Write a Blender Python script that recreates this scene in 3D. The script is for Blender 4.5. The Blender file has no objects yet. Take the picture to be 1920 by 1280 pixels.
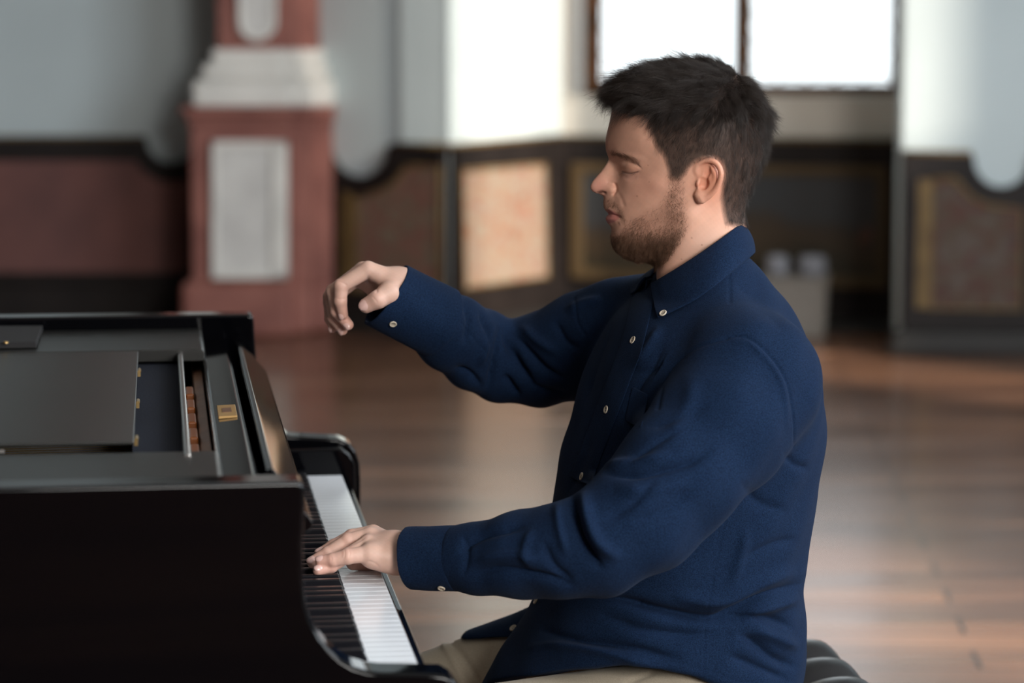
import bpy, bmesh, math, random
import numpy as np
from mathutils import Vector, Matrix
from mathutils.bvhtree import BVHTree

random.seed(7); RNG = np.random.default_rng(7)
scene = bpy.context.scene
COL = scene.collection

# ------------------------------------------------------------------ camera
F = 5150.0; W_PX, H_PX = 1920.0, 1280.0
HORIZON, VPX = 20.0, 291.0
PITCH = math.atan((640 - HORIZON) / F)
YAW = math.atan((960 - VPX) / math.hypot(F, 640 - HORIZON))
FW = np.array([math.sin(YAW) * math.cos(PITCH), math.cos(YAW) * math.cos(PITCH), -math.sin(PITCH)])
RT = np.array([math.cos(YAW), -math.sin(YAW), 0.0])
UP = np.cross(RT, FW)
FH = np.array([math.sin(YAW), math.cos(YAW), 0.0])
KEYZ = 0.735

def ray(px, py):
    return FW + RT * ((px - 960) / F) + UP * ((640 - py) / F)

_a, _b = ray(784, 1243), ray(641.6, 890)
_h = 1.225 / (_b / -_b[2] - _a / -_a[2])[1]
CAM = -_a * _h / -_a[2]; CAM[2] = _h + KEYZ

def at(px, py, Y):
    d = ray(px, py); return CAM + d * ((Y - CAM[1]) / d[1])
def atz(px, py, z):
    d = ray(px, py); return CAM + d * ((z - CAM[2]) / d[2])
def plan(px, d):
    return CAM + FH * d + RT * ((px - 960) / F * d / math.cos(PITCH))
def project(P):
    v = np.asarray(P, float) - CAM
    w = v @ FW
    return 960 + F * (v @ RT) / w, 640 - F * (v @ UP) / w, w

cam_d = bpy.data.cameras.new('camera'); cam = bpy.data.objects.new('camera', cam_d); COL.objects.link(cam)
cam.location = CAM
cam.rotation_euler = Matrix((RT, UP, -FW)).transposed().to_euler()
cam_d.sensor_width = 36; cam_d.sensor_fit = 'HORIZONTAL'; cam_d.lens = 36 * F / W_PX
cam_d.dof.use_dof = True; cam_d.dof.aperture_fstop = 3.2
cam_d.dof.focus_distance = 3.50
cam_d.clip_end = 200
scene.camera = cam

scene.view_settings.view_transform = 'Standard'; scene.view_settings.look = 'None'
scene.view_settings.gamma = 1; scene.view_settings.use_curve_mapping = False
scene.view_settings.exposure = 0.0

# ------------------------------------------------------------------ light
world = bpy.data.worlds.new('sky'); scene.world = world; world.use_nodes = True
wn = world.node_tree.nodes; wn['Background'].inputs[0].default_value = (0.88, 0.94, 1.0, 1)
wn['Background'].inputs[1].default_value = 2.4

def area(name, loc, target, size, size_y, power, color):
    l = bpy.data.lights.new(name, 'AREA'); l.shape = 'RECTANGLE'; l.size = size; l.size_y = size_y
    l.energy = power; l.color = color
    o = bpy.data.objects.new(name, l); COL.objects.link(o); o.location = loc
    o.rotation_euler = (Vector(target) - Vector(loc)).to_track_quat('-Z', 'Y').to_euler()
    return o
def UD(u, d, z):
    p = CAM + FH * d + RT * u; return (p[0], p[1], z)

# sun enters by openings shaped for its patches in the unseen right-hand wall;
# area lamps give that wall's sky light; the one behind the camera is added
SUN_EL = 22.0
SUN_DIR = Vector(tuple(-RT * 0.697 + FH * 0.717)).normalized() * math.cos(math.radians(SUN_EL)) + Vector((0, 0, -math.sin(math.radians(SUN_EL))))
sun_d = bpy.data.lights.new('sun', 'SUN'); sun_d.energy = 8.0; sun_d.angle = math.radians(3.0); sun_d.color = (1.0, 0.88, 0.73)
sun = bpy.data.objects.new('sun', sun_d); COL.objects.link(sun); sun.rotation_euler = SUN_DIR.to_track_quat('-Z', 'Y').to_euler()
sun.location = UD(9, -2, 6)
area('window_light_right_near', UD(5.2, 1.2, 3.3), UD(0, 3.4, 1.0), 2.0, 3.0, 330, (0.86, 0.93, 1.0))
area('window_light_right_far', UD(5.2, 4.9, 3.4), UD(-1.2, 11.5, 1.2), 2.2, 2.6, 330, (0.86, 0.94, 1.0))
area('fill_light_behind', UD(3.5, -4.3, 3.2), UD(0.2, 3.5, 1.0), 2.4, 2.8, 640, (1.0, 0.97, 0.93))  # added fill for the near side; the wall behind has no window

# ------------------------------------------------------------------ helpers
def tag(o, label=None, cat=None, group=None, kind=None):
    if label: o['label'] = label
    if cat: o['category'] = cat
    if group: o['group'] = group
    if kind: o['kind'] = kind
    return o
def empty(name, loc=(0, 0, 0)):
    o = bpy.data.objects.new(name, None); COL.objects.link(o); o.location = loc; o.empty_display_size = .05
    return o
def link(name, me, m=None, parent=None, smooth=False):
    o = bpy.data.objects.new(name, me); COL.objects.link(o)
    if m is not None: me.materials.append(m)
    if parent is not None:
        o.parent = parent
        o.matrix_parent_inverse = (Matrix.Translation(parent.location) if parent.type == 'EMPTY' else Matrix.Identity(4)).inverted()
    if smooth: me.shade_smooth()
    return o
def mesh(name, V, Fc):
    me = bpy.data.meshes.new(name); me.from_pydata([tuple(map(float, v)) for v in V], [], [tuple(map(int, f)) for f in Fc]); me.update(); return me
class MB:
    def __init__(s): s.V = []; s.F = []
    def add(s, V, Fc):
        n = len(s.V); s.V += [tuple(v) for v in V]; s.F += [tuple(i + n for i in f) for f in Fc]; return s
    def box(s, lo, hi):
        (a, b, c), (d, e, f) = lo, hi
        V = [(a, b, c), (d, b, c), (d, e, c), (a, e, c), (a, b, f), (d, b, f), (d, e, f), (a, e, f)]
        return s.add(V, [(0, 3, 2, 1), (4, 5, 6, 7), (0, 1, 5, 4), (1, 2, 6, 5), (2, 3, 7, 6), (3, 0, 4, 7)])
    def prism(s, pts, vec):
        """closed polygon of 3-D points swept along vec"""
        n = len(pts); P = [Vector(p) for p in pts]; v = Vector(vec)
        s.add([tuple(p) for p in P] + [tuple(p + v) for p in P],
              [tuple(range(n)), tuple(range(2 * n - 1, n - 1, -1))] + [(i + n, (i + 1) % n + n, (i + 1) % n, i) for i in range(n)])
        return s
    def tube(s, path, r, n=10):
        P = [Vector(p) for p in path]; R = r if hasattr(r, '__len__') else [r] * len(P); base = len(s.V); up = None
        for i, p in enumerate(P):
            t = (P[min(i + 1, len(P) - 1)] - P[max(i - 1, 0)]).normalized()
            if up is None: up = t.orthogonal().normalized()
            up = (up - t * up.dot(t)).normalized(); q = t.cross(up)
            for k in range(n):
                a = 2 * math.pi * k / n; s.V.append(tuple(p + (up * math.cos(a) + q * math.sin(a)) * R[i]))
        for i in range(len(P) - 1):
            for k in range(n):
                s.F.append((base + i * n + k, base + i * n + (k + 1) % n, base + (i + 1) * n + (k + 1) % n, base + (i + 1) * n + k))
        s.F.append(tuple(base + k for k in range(n - 1, -1, -1))); s.F.append(tuple(base + (len(P) - 1) * n + k for k in range(n)))
        return s
    def lathe(s, prof, c, n=24):
        base = len(s.V)
        for r, z in prof:
            for k in range(n): s.V.append((c[0] + r * math.cos(2 * math.pi * k / n), c[1] + r * math.sin(2 * math.pi * k / n), c[2] + z))
        for i in range(len(prof) - 1):
            for k in range(n): s.F.append((base + i * n + k, base + i * n + (k + 1) % n, base + (i + 1) * n + (k + 1) % n, base + (i + 1) * n + k))
        s.F.append(tuple(base + k for k in range(n - 1, -1, -1))); s.F.append(tuple(base + (len(prof) - 1) * n + k for k in range(n)))
        return s
    def build(s, name, m, parent=None, bevel=0, seg=2, smooth=False, fix=True):
        me = mesh(name, s.V, s.F)
        if fix:
            bm = bmesh.new(); bm.from_mesh(me); bmesh.ops.recalc_face_normals(bm, faces=bm.faces); bm.to_mesh(me); bm.free()
        o = link(name, me, m, parent, smooth or bevel > 0)
        if bevel:
            b = o.modifiers.new('bevel', 'BEVEL'); b.width = bevel; b.segments = seg; b.limit_method = 'ANGLE'; b.angle_limit = math.radians(35); b.harden_normals = True
        return o

def mat(name, col, rough=.5, metal=0, spec=.5, coat=0, noise=None, bump=None, sheen=0, sss=0, trans=0):
    m = bpy.data.materials.new(name); m.use_nodes = True; nt = m.node_tree; p = nt.nodes['Principled BSDF']
    p.inputs['Base Color'].default_value = (*col, 1); p.inputs['Roughness'].default_value = rough
    p.inputs['Metallic'].default_value = metal; p.inputs['Specular IOR Level'].default_value = spec
    p.inputs['Coat Weight'].default_value = coat; p.inputs['Coat Roughness'].default_value = .03
    p.inputs['Sheen Weight'].default_value = sheen; p.inputs['Transmission Weight'].default_value = trans
    if sss: p.inputs['Subsurface Weight'].default_value = sss
    tc = nt.nodes.new('ShaderNodeTexCoord')
    if noise:                      # (scale, second colour, detail)
        n = nt.nodes.new('ShaderNodeTexNoise'); n.inputs['Scale'].default_value = noise[0]; n.inputs['Detail'].default_value = noise[2] if len(noise) > 2 else 3
        r = nt.nodes.new('ShaderNodeValToRGB'); r.color_ramp.elements[0].position = .35; r.color_ramp.elements[1].position = .65
        r.color_ramp.elements[0].color = (*col, 1); r.color_ramp.elements[1].color = (*noise[1], 1)
        nt.links.new(tc.outputs['Object'], n.inputs['Vector']); nt.links.new(n.outputs['Fac'], r.inputs['Fac']); nt.links.new(r.outputs['Color'], p.inputs['Base Color'])
    if bump:                       # (scale, strength, distance)
        n = nt.nodes.new('ShaderNodeTexNoise'); n.inputs['Scale'].default_value = bump[0]; n.inputs['Detail'].default_value = 3
        b = nt.nodes.new('ShaderNodeBump'); b.inputs['Strength'].default_value = bump[1]; b.inputs['Distance'].default_value = bump[2]
        nt.links.new(tc.outputs['Object'], n.inputs['Vector']); nt.links.new(n.outputs['Fac'], b.inputs['Height']); nt.links.new(b.outputs['Normal'], p.inputs['Normal'])
    return m
# ================================================================== ROOM
M_wall = mat('blue_grey_plaster', (.49, .555, .57), .85, noise=(1.3, (.45, .51, .525), 4), bump=(30, .15, .004))
M_cream = mat('cream_plaster', (.62, .57, .50), .85, noise=(2, (.56, .52, .46)))
M_dark = mat('dark_panelling', (.015, .011, .010), .6, spec=.2, noise=(5, (.011, .008, .0075)), bump=(40, .1, .002))
M_base = mat('dark_plinth', (.018, .016, .015), .55, spec=.3, noise=(3, (.012, .011, .010)))
M_gilt = mat('dull_gilt', (.15, .095, .035), .6, spec=.3, noise=(12, (.10, .06, .022)))
M_terra = mat('terracotta_marbling', (.29, .115, .09), .6, spec=.3, noise=(5, (.20, .075, .06), 6))
M_panelred = mat('dull_red_panel', (.16, .065, .055), .75, noise=(3, (.11, .045, .04)))
M_stone = mat('grey_white_stone', (.62, .60, .57), .7, noise=(6, (.52, .50, .48)))
M_white = mat('white_moulding', (.74, .71, .66), .7, noise=(4, (.62, .60, .56)))
M_win = mat('brown_window_wood', (.12, .05, .02), .8, spec=.15, noise=(9, (.06, .028, .013)))
M_lead = mat('amber_leading', (.30, .17, .03), .5)

def art_mat(name, cols, scale, rough=.7):
    m = bpy.data.materials.new(name); m.use_nodes = True; nt = m.node_tree; p = nt.nodes['Principled BSDF']; p.inputs['Roughness'].default_value = rough
    tc = nt.nodes.new('ShaderNodeTexCoord'); n = nt.nodes.new('ShaderNodeTexNoise'); n.inputs['Scale'].default_value = scale; n.inputs['Detail'].default_value = 4; n.inputs['Distortion'].default_value = 2.2
    r = nt.nodes.new('ShaderNodeValToRGB'); e = r.color_ramp.elements
    while len(e) < len(cols): e.new(.5)
    for i, c in enumerate(cols): e[i].position = .30 + .40 * i / (len(cols) - 1); e[i].color = (*c, 1)
    nt.links.new(tc.outputs['Object'], n.inputs['Vector']); nt.links.new(n.outputs['Fac'], r.inputs['Fac']); nt.links.new(r.outputs['Color'], p.inputs['Base Color'])
    return m
M_arab1 = art_mat('arabesque_brown', [(.07, .038, .028), (.19, .08, .06), (.12, .09, .06), (.20, .14, .10)], 9)
M_arab2 = art_mat('arabesque_pink', [(.17, .065, .05), (.27, .14, .085), (.25, .23, .18), (.24, .11, .085), (.28, .19, .12)], 8)
M_arab3 = art_mat('arabesque_red', [(.012, .006, .005), (.065, .014, .010), (.045, .026, .010), (.075, .052, .042), (.03, .012, .009)], 9)

# floor of brown boards, worn glossy
def floor_mat():
    m = bpy.data.materials.new('wooden_floor'); m.use_nodes = True; nt = m.node_tree; p = nt.nodes['Principled BSDF']; L = nt.links.new
    tc = nt.nodes.new('ShaderNodeTexCoord'); mp = nt.nodes.new('ShaderNodeMapping'); mp.inputs['Rotation'].default_value = (0, 0, YAW + .06)
    br = nt.nodes.new('ShaderNodeTexBrick'); br.inputs['Scale'].default_value = 1.0; br.inputs['Brick Width'].default_value = 1.9; br.inputs['Row Height'].default_value = .17
    br.inputs['Color1'].default_value = (.22, .108, .062, 1); br.inputs['Color2'].default_value = (.125, .063, .041, 1); br.inputs['Mortar'].default_value = (.035, .018, .012, 1); br.inputs['Mortar Size'].default_value = .006
    n = nt.nodes.new('ShaderNodeTexNoise'); n.inputs['Scale'].default_value = 1.1; n.inputs['Detail'].default_value = 5
    mp2 = nt.nodes.new('ShaderNodeMapping'); mp2.inputs['Rotation'].default_value = (0, 0, YAW + .06); mp2.inputs['Scale'].default_value = (.6, 4, 1)
    mx = nt.nodes.new('ShaderNodeMix'); mx.data_type = 'RGBA'; mx.blend_type = 'OVERLAY'; mx.inputs[0].default_value = .9
    L(tc.outputs['Object'], mp.inputs[0]); L(mp.outputs[0], br.inputs['Vector']); L(tc.outputs['Object'], mp2.inputs[0]); L(mp2.outputs[0], n.inputs['Vector'])
    L(br.outputs['Color'], mx.inputs[6]); L(n.outputs['Fac'], mx.inputs[7]); L(mx.outputs[2], p.inputs['Base Color'])
    mr = nt.nodes.new('ShaderNodeMapRange'); mr.inputs['To Min'].default_value = .15; mr.inputs['To Max'].default_value = .33
    L(n.outputs['Fac'], mr.inputs['Value']); L(mr.outputs[0], p.inputs['Roughness'])
    b = nt.nodes.new('ShaderNodeBump'); b.inputs['Strength'].default_value = .25; b.inputs['Distance'].default_value = .004; L(n.outputs['Fac'], b.inputs['Height']); L(b.outputs[0], p.inputs['Normal'])
    return m
M_floor = floor_mat()

def UV3(u, d, z): return UD(u, d, z)
def hall_box(name, u0, u1, d0, d1, z0, z1, m):
    b = MB(); b.prism([UD(u0, d0, z0), UD(u1, d0, z0), UD(u1, d1, z0), UD(u0, d1, z0)], (0, 0, z1 - z0))
    return tag(b.build(name, m), kind='structure')
hall_box('floor', -5.6, 5.6, -4.8, 15, -.15, 0, M_floor)
M_ceil = mat('pale_ceiling', (.55, .54, .50), .9, noise=(.6, (.50, .49, .46)))
hall_box('ceiling', -5.6, 5.6, -4.8, 15, 6.0, 6.15, M_ceil)

ZV = lambda py, d: CAM[2] + d * ((-math.sin(PITCH) + math.cos(PITCH) * (640 - py) / F) / (math.cos(PITCH) + math.sin(PITCH) * (640 - py) / F))

class Wall:
    """vertical plane between two plan points given as (px, depth)"""
    def __init__(s, px0, d0, px1, d1):
        s.a = Vector(plan(px0, d0)); s.b = Vector(plan(px1, d1)); s.a.z = s.b.z = 0
        s.t = (s.b - s.a).normalized(); s.n = Vector((s.t.y, -s.t.x, 0))      # towards the camera
    def p(s, px, py, off=0):
        d = Vector(ray(px, py)); c = Vector(CAM); o = s.a + s.n * off
        k = (o - c).dot(s.n) / d.dot(s.n); return c + d * k
    def z(s, px, z, off=0):
        q = s.p(px, 400, off); q.z = z; return q
    def slab(s, mb, pts, off, th):
        """pts: (px,py) pixel outline (or 3-D points); stands from off to off+th in front of the wall"""
        P = [s.p(q[0], q[1], off) if len(q) == 2 else Vector(q) for q in pts]
        mb.prism(P, s.n * th); return mb
    def body(s, name, m, px0, px1, z0=0, z1=6.0, th=.25):
        mb = MB(); s.slab(mb, [s.z(px0, z0), s.z(px1, z0), s.z(px1, z1), s.z(px0, z1)], 0, -th)
        return tag(mb.build(name, m), kind='structure')

wl = Wall(-400, 12.9, 620, 12.9); wc = Wall(626, 12.46, 842, 12.08); wsp = Wall(842, 12.08, 1052, 12.96)
wa = Wall(1052, 12.96, 1692, 12.54); wr = Wall(1690, 11.56, 2300, 11.50)
wl.body('wall_back_left', M_wall, -1500, 610)
wc.body('wall_back_middle', M_wall, 560, 842)
wsp.body('wall_splayed', M_wall, 842, 1052)
wr.body('wall_back_right', M_wall, 1690, 3400)
# alcove: parapet under the window in cream plaster, window set back
mb = MB(); wa.slab(mb, [wa.z(1040, 0), wa.z(1700, 0), wa.p(1700, 187), wa.p(1048, 187)], 0, -.30); tag(mb.build('wall_alcove', M_cream), kind='structure')
mb = MB(); mb.prism([wr.z(1690, 0), wa.z(1693, 0), wa.z(1740, 0, -.6), wr.z(1740, 0, -.25)], (0, 0, 6.0)); tag(mb.build('wall_alcove_side', M_wall), kind='structure')
mb = MB(); mb.prism([wa.z(1050, 0), wa.z(1030, 0, -.6), wa.z(1108, 0, -.6), wa.z(1078, 0, -.12)], (0, 0, 6.0)); tag(mb.build('wall_alcove_pier', M_cream), kind='structure')
# sill
mb = MB(); wa.slab(mb, [wa.p(1055, 180), wa.p(1693, 180), wa.p(1693, 190), wa.p(1055, 190)], .06, -.34); tag(mb.build('trim_1', M_cream), kind='structure')

# window: brown outer frame, heavy mullion, thin amber glazing bar, leaded glass
ww = Wall(1052, 13.18, 1692, 12.76)
win = empty('window_1', tuple(ww.p(1400, 170))); tag(win, 'tall brown wooden window with leaded panes in the alcove', 'window', kind='structure')
def bar(name, x0, x1, y0, y1, m, off=0, th=.07, parent=win, bevel=.006):
    b = MB(); top = lambda x: ww.z(x, 3.6, off)
    ww.slab(b, [ww.p(x0, y1, off), ww.p(x1, y1, off), top(x1) if y0 is None else ww.p(x1, y0, off), top(x0) if y0 is None else ww.p(x0, y0, off)], off, th)
    return b.build(name, m, parent, bevel=bevel)
bar('window_frame', 1100, 1128, None, 178, M_win); bar('window_frame', 1674, 1692, None, 178, M_win)
bar('window_frame', 1128, 1674, 157, 180, M_win); bar('mullion', 1380, 1407, None, 158, M_win)
bar('glazing_bar', 1255, 1264, None, 158, M_lead, .0, .03)
b = MB(); ww.slab(b, [ww.z(1100, 3.6), ww.z(1692, 3.6), ww.z(1692, 3.75), ww.z(1100, 3.75)], 0, .07); b.build('window_frame', M_win, win)
M_glass = bpy.data.materials.new('leaded_glass'); M_glass.use_nodes = True
nt = M_glass.node_tree; nt.nodes.clear(); out = nt.nodes.new('ShaderNodeOutputMaterial'); tr = nt.nodes.new('ShaderNodeBsdfTransparent'); gl = nt.nodes.new('ShaderNodeBsdfGlossy'); mx = nt.nodes.new('ShaderNodeMixShader')
gl.inputs['Roughness'].default_value = .1; mx.inputs[0].default_value = .06; tr.inputs[0].default_value = (.97, .98, .97, 1)
nt.links.new(tr.outputs[0], mx.inputs[1]); nt.links.new(gl.outputs[0], mx.inputs[2]); nt.links.new(mx.outputs[0], out.inputs[0])
for x0, x1 in ((1128, 1257), (1262, 1383), (1404, 1674)):
    bar('window_pane', x0, x1, None, 158, M_glass, .03, .006, bevel=0)
# small arcs of lead along the edges of the panes, as bull's-eye glazing leaves them
b = MB()
for x0, x1, n in ((1404, 1674, 5), (1128, 1383, 5)):
    w = (x1 - x0) / n
    for i in range(n):
        b.tube([ww.p(x0 + w * (i + (1 - math.cos(a)) / 2), 157 - 9 * math.sin(a), .04) for a in np.linspace(0, math.pi, 9)], .005, 5)
for xe, sg in ((1404, 1), (1674, -1), (1128, 1)):
    for i in range(8):
        b.tube([ww.p(xe + sg * 7 * math.sin(a), 155 - 52 * (i + (1 - math.cos(a)) / 2), .04) for a in np.linspace(0, math.pi, 9)], .005, 5)
b.build('leading', M_lead, win)
wtop = Wall(1052, 12.96, 1692, 12.54); b = MB(); wtop.slab(b, [wtop.z(1052, 3.7), wtop.z(1692, 3.7), wtop.z(1692, 6.0), wtop.z(1052, 6.0)], -.2, -.2); tag(b.build('wall_over_window', M_wall), kind='structure')

# panelling (wainscot)
def arc(cx, cy, r, a0, a1, n=14, ry=None):
    ry = ry or r
    return [(cx + r * math.cos(math.radians(a0 + (a1 - a0) * i / n)), cy + ry * math.sin(math.radians(a0 + (a1 - a0) * i / n))) for i in range(n + 1)]
def wains(name, W, outline, label=None):
    root = empty(name, tuple(W.p(*outline[0]))); tag(root, kind='structure')
    b = MB(); W.slab(b, outline, .002, .05); b.build('panelling_board', M_dark, root, bevel=.006)
    return root
def gilt_line(root, W, pts, r=.010, m=None):
    b = MB(); b.tube([W.p(x, y, .05) for x, y in pts], r, 8); return b.build('gilt_bead', m or M_gilt, root, smooth=True)
def field(root, W, outline, m, name='painted_panel', off=.052, th=.008, frame=True):
    b = MB(); W.slab(b, outline, off, th); o = b.build(name, m, root)
    if frame:
        b = MB(); P = [W.p(x, y, off + th) for x, y in outline]; b.tube(P + [P[0]], .009, 6); b.build('panel_bead', M_gilt, root, smooth=True)
    return o
L_notch = arc(322, 255, 47, 180, 20, ry=50)
wnl = wains('trim_2', wl, [(-1400, 258), (275, 258)] + L_notch + [(400, 272), (400, 596), (-1400, 596)])
gilt_line(wnl, wl, [(-1400, 257), (272, 257)], .008)
field(wnl, wl, [(-1400, 302), (262, 302)] + arc(322, 255, 82, 145, 70, ry=88)[0:] + [(352, 345), (352, 510), (-1400, 510)], M_panelred, frame=False)
b = MB(); wl.slab(b, [(-1400, 516), (362, 516), (362, 532), (-1400, 532)], .05, .04); b.build('panelling_rail', M_dark, wnl, bevel=.01)
wnm = wains('trim_3', wc, [(600, 258)] + arc(682, 275, 56, 190, 0, ry=56) + [(738, 271), (842, 272), (842, 640), (600, 640)])
gilt_line(wnm, wc, [(738, 270), (842, 272)])
field(wnm, wc, [(668, 370), (700, 362)] + arc(682, 275, 86, 70, 25, ry=88) + [(775, 312), (825, 312), (825, 545), (668, 545)], M_arab1)
b = MB(); wc.slab(b, [(642, 358), (664, 366), (664, 545), (642, 545)], .052, .012); b.build('gilt_strip', M_gilt, wnm)
wns = wains('trim_4', wsp, [(842, 274), (1052, 256), (1052, 600), (842, 640)])
gilt_line(wns, wsp, [(842, 273), (1052, 255)])
field(wns, wsp, [(868, 320), (1022, 308), (1026, 519), (872, 540)], M_arab2)
wna = wains('trim_5', wa, [(1052, 257), (1692, 265), (1692, 640), (1052, 612)])
gilt_line(wna, wa, [(1052, 256), (1692, 264)])
wnr = wains('trim_6', wr, [(1690, 286), (1822, 288)] + arc(1878, 296, 54, 180, 0, ry=54) + [(1932, 288), (3300, 288), (3300, 676), (1690, 660)])
gilt_line(wnr, wr, [(1690, 285), (1822, 287)])
b = MB(); wr.slab(b, [(1722, 335), (1744, 337), (1744, 578), (1716, 576)], .052, .014); b.build('gilt_strip', M_gilt, wnr)
field(wnr, wr, [(1746, 335), (1792, 335)] + arc(1878, 296, 92, 150, 92, ry=92) + [(1916, 392), (1914, 580), (1744, 578)], M_arab3)
b = MB(); wr.slab(b, [(1672, 615), (3300, 632), (3300, 684), (1658, 662)], .05, .10); b.build('plinth', M_base, wnr, bevel=.02)
b = MB(); wsp.slab(b, [(842, 600), (1052, 575), (1052, 606), (842, 640)], .05, .05); b.build('plinth', M_base, wns, bevel=.012)
b = MB(); wc.slab(b, [(610, 585), (842, 600), (842, 640), (610, 634)], .05, .05); b.build('plinth', M_base, wnm, bevel=.012)
b = MB(); wa.slab(b, [(1052, 580), (1692, 600), (1692, 648), (1052, 612)], .05, .30); b.build('plinth', M_base, wna, bevel=.012)

# big dark landscape in a gilt frame on the alcove panelling
def landscape():
    m = bpy.data.materials.new('dark_landscape_painting'); m.use_nodes = True; nt = m.node_tree; p = nt.nodes['Principled BSDF']; p.inputs['Roughness'].default_value = .45; L = nt.links.new
    tc = nt.nodes.new('ShaderNodeTexCoord'); sx = nt.nodes.new('ShaderNodeSeparateXYZ'); L(tc.outputs['Generated'], sx.inputs[0])
    n = nt.nodes.new('ShaderNodeTexNoise'); n.inputs['Scale'].default_value = 3.2; n.inputs['Detail'].default_value = 5; L(tc.outputs['Object'], n.inputs['Vector'])
    ad = nt.nodes.new('ShaderNodeMath'); ad.operation = 'MULTIPLY_ADD'; L(n.outputs['Fac'], ad.inputs[0]); ad.inputs[1].default_value = .7; L(sx.outputs['Z'], ad.inputs[2])
    r = nt.nodes.new('ShaderNodeValToRGB'); e = r.color_ramp.elements
    st = ((0.2, (.040, .026, .012)), (.50, (.024, .019, .009)), (.72, (.045, .028, .014)), (.84, (.034, .024, .016)), (.95, (.032, .034, .036)))
    while len(e) < len(st): e.new(.5)
    for i_, (pos, c) in enumerate(st): e[i_].position = pos; e[i_].color = (*c, 1)
    L(ad.outputs[0], r.inputs['Fac'])
    n2 = nt.nodes.new('ShaderNodeTexNoise'); n2.inputs['Scale'].default_value = 7; L(tc.outputs['Object'], n2.inputs['Vector'])
    r2 = nt.nodes.new('ShaderNodeValToRGB'); r2.color_ramp.elements[0].position = .66; r2.color_ramp.elements[1].position = .74; L(n2.outputs['Fac'], r2.inputs['Fac'])
    mx = nt.nodes.new('ShaderNodeMix'); mx.data_type = 'RGBA'; L(r2.outputs['Color'], mx.inputs[0]); L(r.outputs['Color'], mx.inputs[6]); mx.inputs[7].default_value = (.11, .04, .02, 1); L(mx.outputs[2], p.inputs['Base Color'])
    return m
root = empty('landscape_painting', tuple(wa.p(1370, 540, .06))); tag(root, 'wide dark landscape painting in a thin gilt frame under the window', 'painting')
b = MB(); wa.slab(b, [(1092, 322), (1650, 330), (1650, 520), (1092, 500)], .054, .012); b.build('canvas', landscape(), root)
b = MB()
for q in ([(1072, 305), (1664, 312), (1664, 330), (1072, 323)], [(1072, 500), (1664, 520), (1664, 542), (1072, 520)], [(1072, 323), (1094, 323), (1094, 501), (1072, 501)], [(1648, 330), (1664, 330), (1664, 521), (1648, 521)]):
    wa.slab(b, q, .054, .03)
b.build('picture_frame', mat('dark_gilt_frame', (.075, .047, .020), .6, spec=.3), root, bevel=.006)

# terracotta column on its pedestal, stepped back twice on the right side
colr = empty('column', tuple(wl.z(450, 0, .3))); tag(colr, 'terracotta marbled column with white base moulding on a tall pedestal', 'column', kind='structure')
def pier(name, x0, x1, dn, df, yt, yb, m, bevel=.012, z0=None, z1=None):
    A, B = plan(x0, dn), plan(x1, dn); C = B + FH * (df - dn); D = A + FH * (df - dn)
    zt = ZV(yt, dn) if z1 is None else z1; zb = ZV(yb, dn) if z0 is None else z0
    b = MB(); b.prism([(q[0], q[1], zb) for q in (A, B, C, D)], (0, 0, zt - zb)); return b.build(name, m, colr, bevel=bevel, seg=3)
D0, D1, D2, DE = 12.10, 12.20, 12.30, 13.0
# right-hand steps first
for x0, x1, dn in ((362, 548, D0), (400, 586, D1), (420, 624, D2)):
    k = (dn - D0) * 30
    pier('pedestal', x0, x1, dn, DE, 232, 560, M_terra)
    pier('pedestal_foot', x0 - 22, x1 + 0, dn - .03, DE, 530, 600, M_terra, z0=0, bevel=.03)
    pier('pedestal_cap', x0 - 18, x1 + 6, dn - .04, DE, 200, 216, M_terra)
    pier('pedestal_cap', x0 - 6, x1 + 3, dn - .02, DE, 216, 234, M_terra)
    pier('base_moulding', x0 + 4, x1 + 2, dn - .02, DE, 150, 201, M_white, .02)
    pier('base_moulding', x0 + 20, x1 - 8, dn, DE, 120, 151, M_white, .03)
    pier('base_moulding', x0 + 40, x1 - 16, dn + .02, DE, 92, 121, M_white, .02)
    pier('column_shaft', x0 + 52, x1 - 24, dn + .03, DE, 0, 95, M_terra, z1=6.0)
A = Wall(362, D0, 548, D0)
b = MB(); A.slab(b, [(404, 268), (534, 268), (534, 518), (404, 518)], .002, .02); b.build('pedestal_panel', M_stone, colr, bevel=.006)
b = MB(); 
for q in ([(398, 264), (540, 264), (540, 276), (398, 276)], [(398, 510), (540, 510), (540, 522), (398, 522)], [(398, 264), (408, 264), (408, 522), (398, 522)], [(510, 264), (540, 264), (540, 522), (510, 522)]):
    A.slab(b, q, .01, .03)
b.build('panel_moulding', M_white, colr, bevel=.006)
A2 = Wall(400, D0 + .03, 524, D0 + .03)
b = MB(); A2.slab(b, [(455, -500), (510, -500), (510, 40)] + arc(482, 40, 28, 0, 180)[1:-1] + [(455, 40)], .002, .015); b.build('shaft_panel', M_stone, colr, bevel=.004)
b = MB(); pp = [A2.p(x, y, .02) for x, y in [(450, -500), (450, 40)] + arc(482, 40, 32, 180, 0)[1:-1] + [(514, 40), (514, -500)]]; b.tube(pp, .012, 8); b.build('shaft_moulding', M_white, colr, smooth=True)

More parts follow.
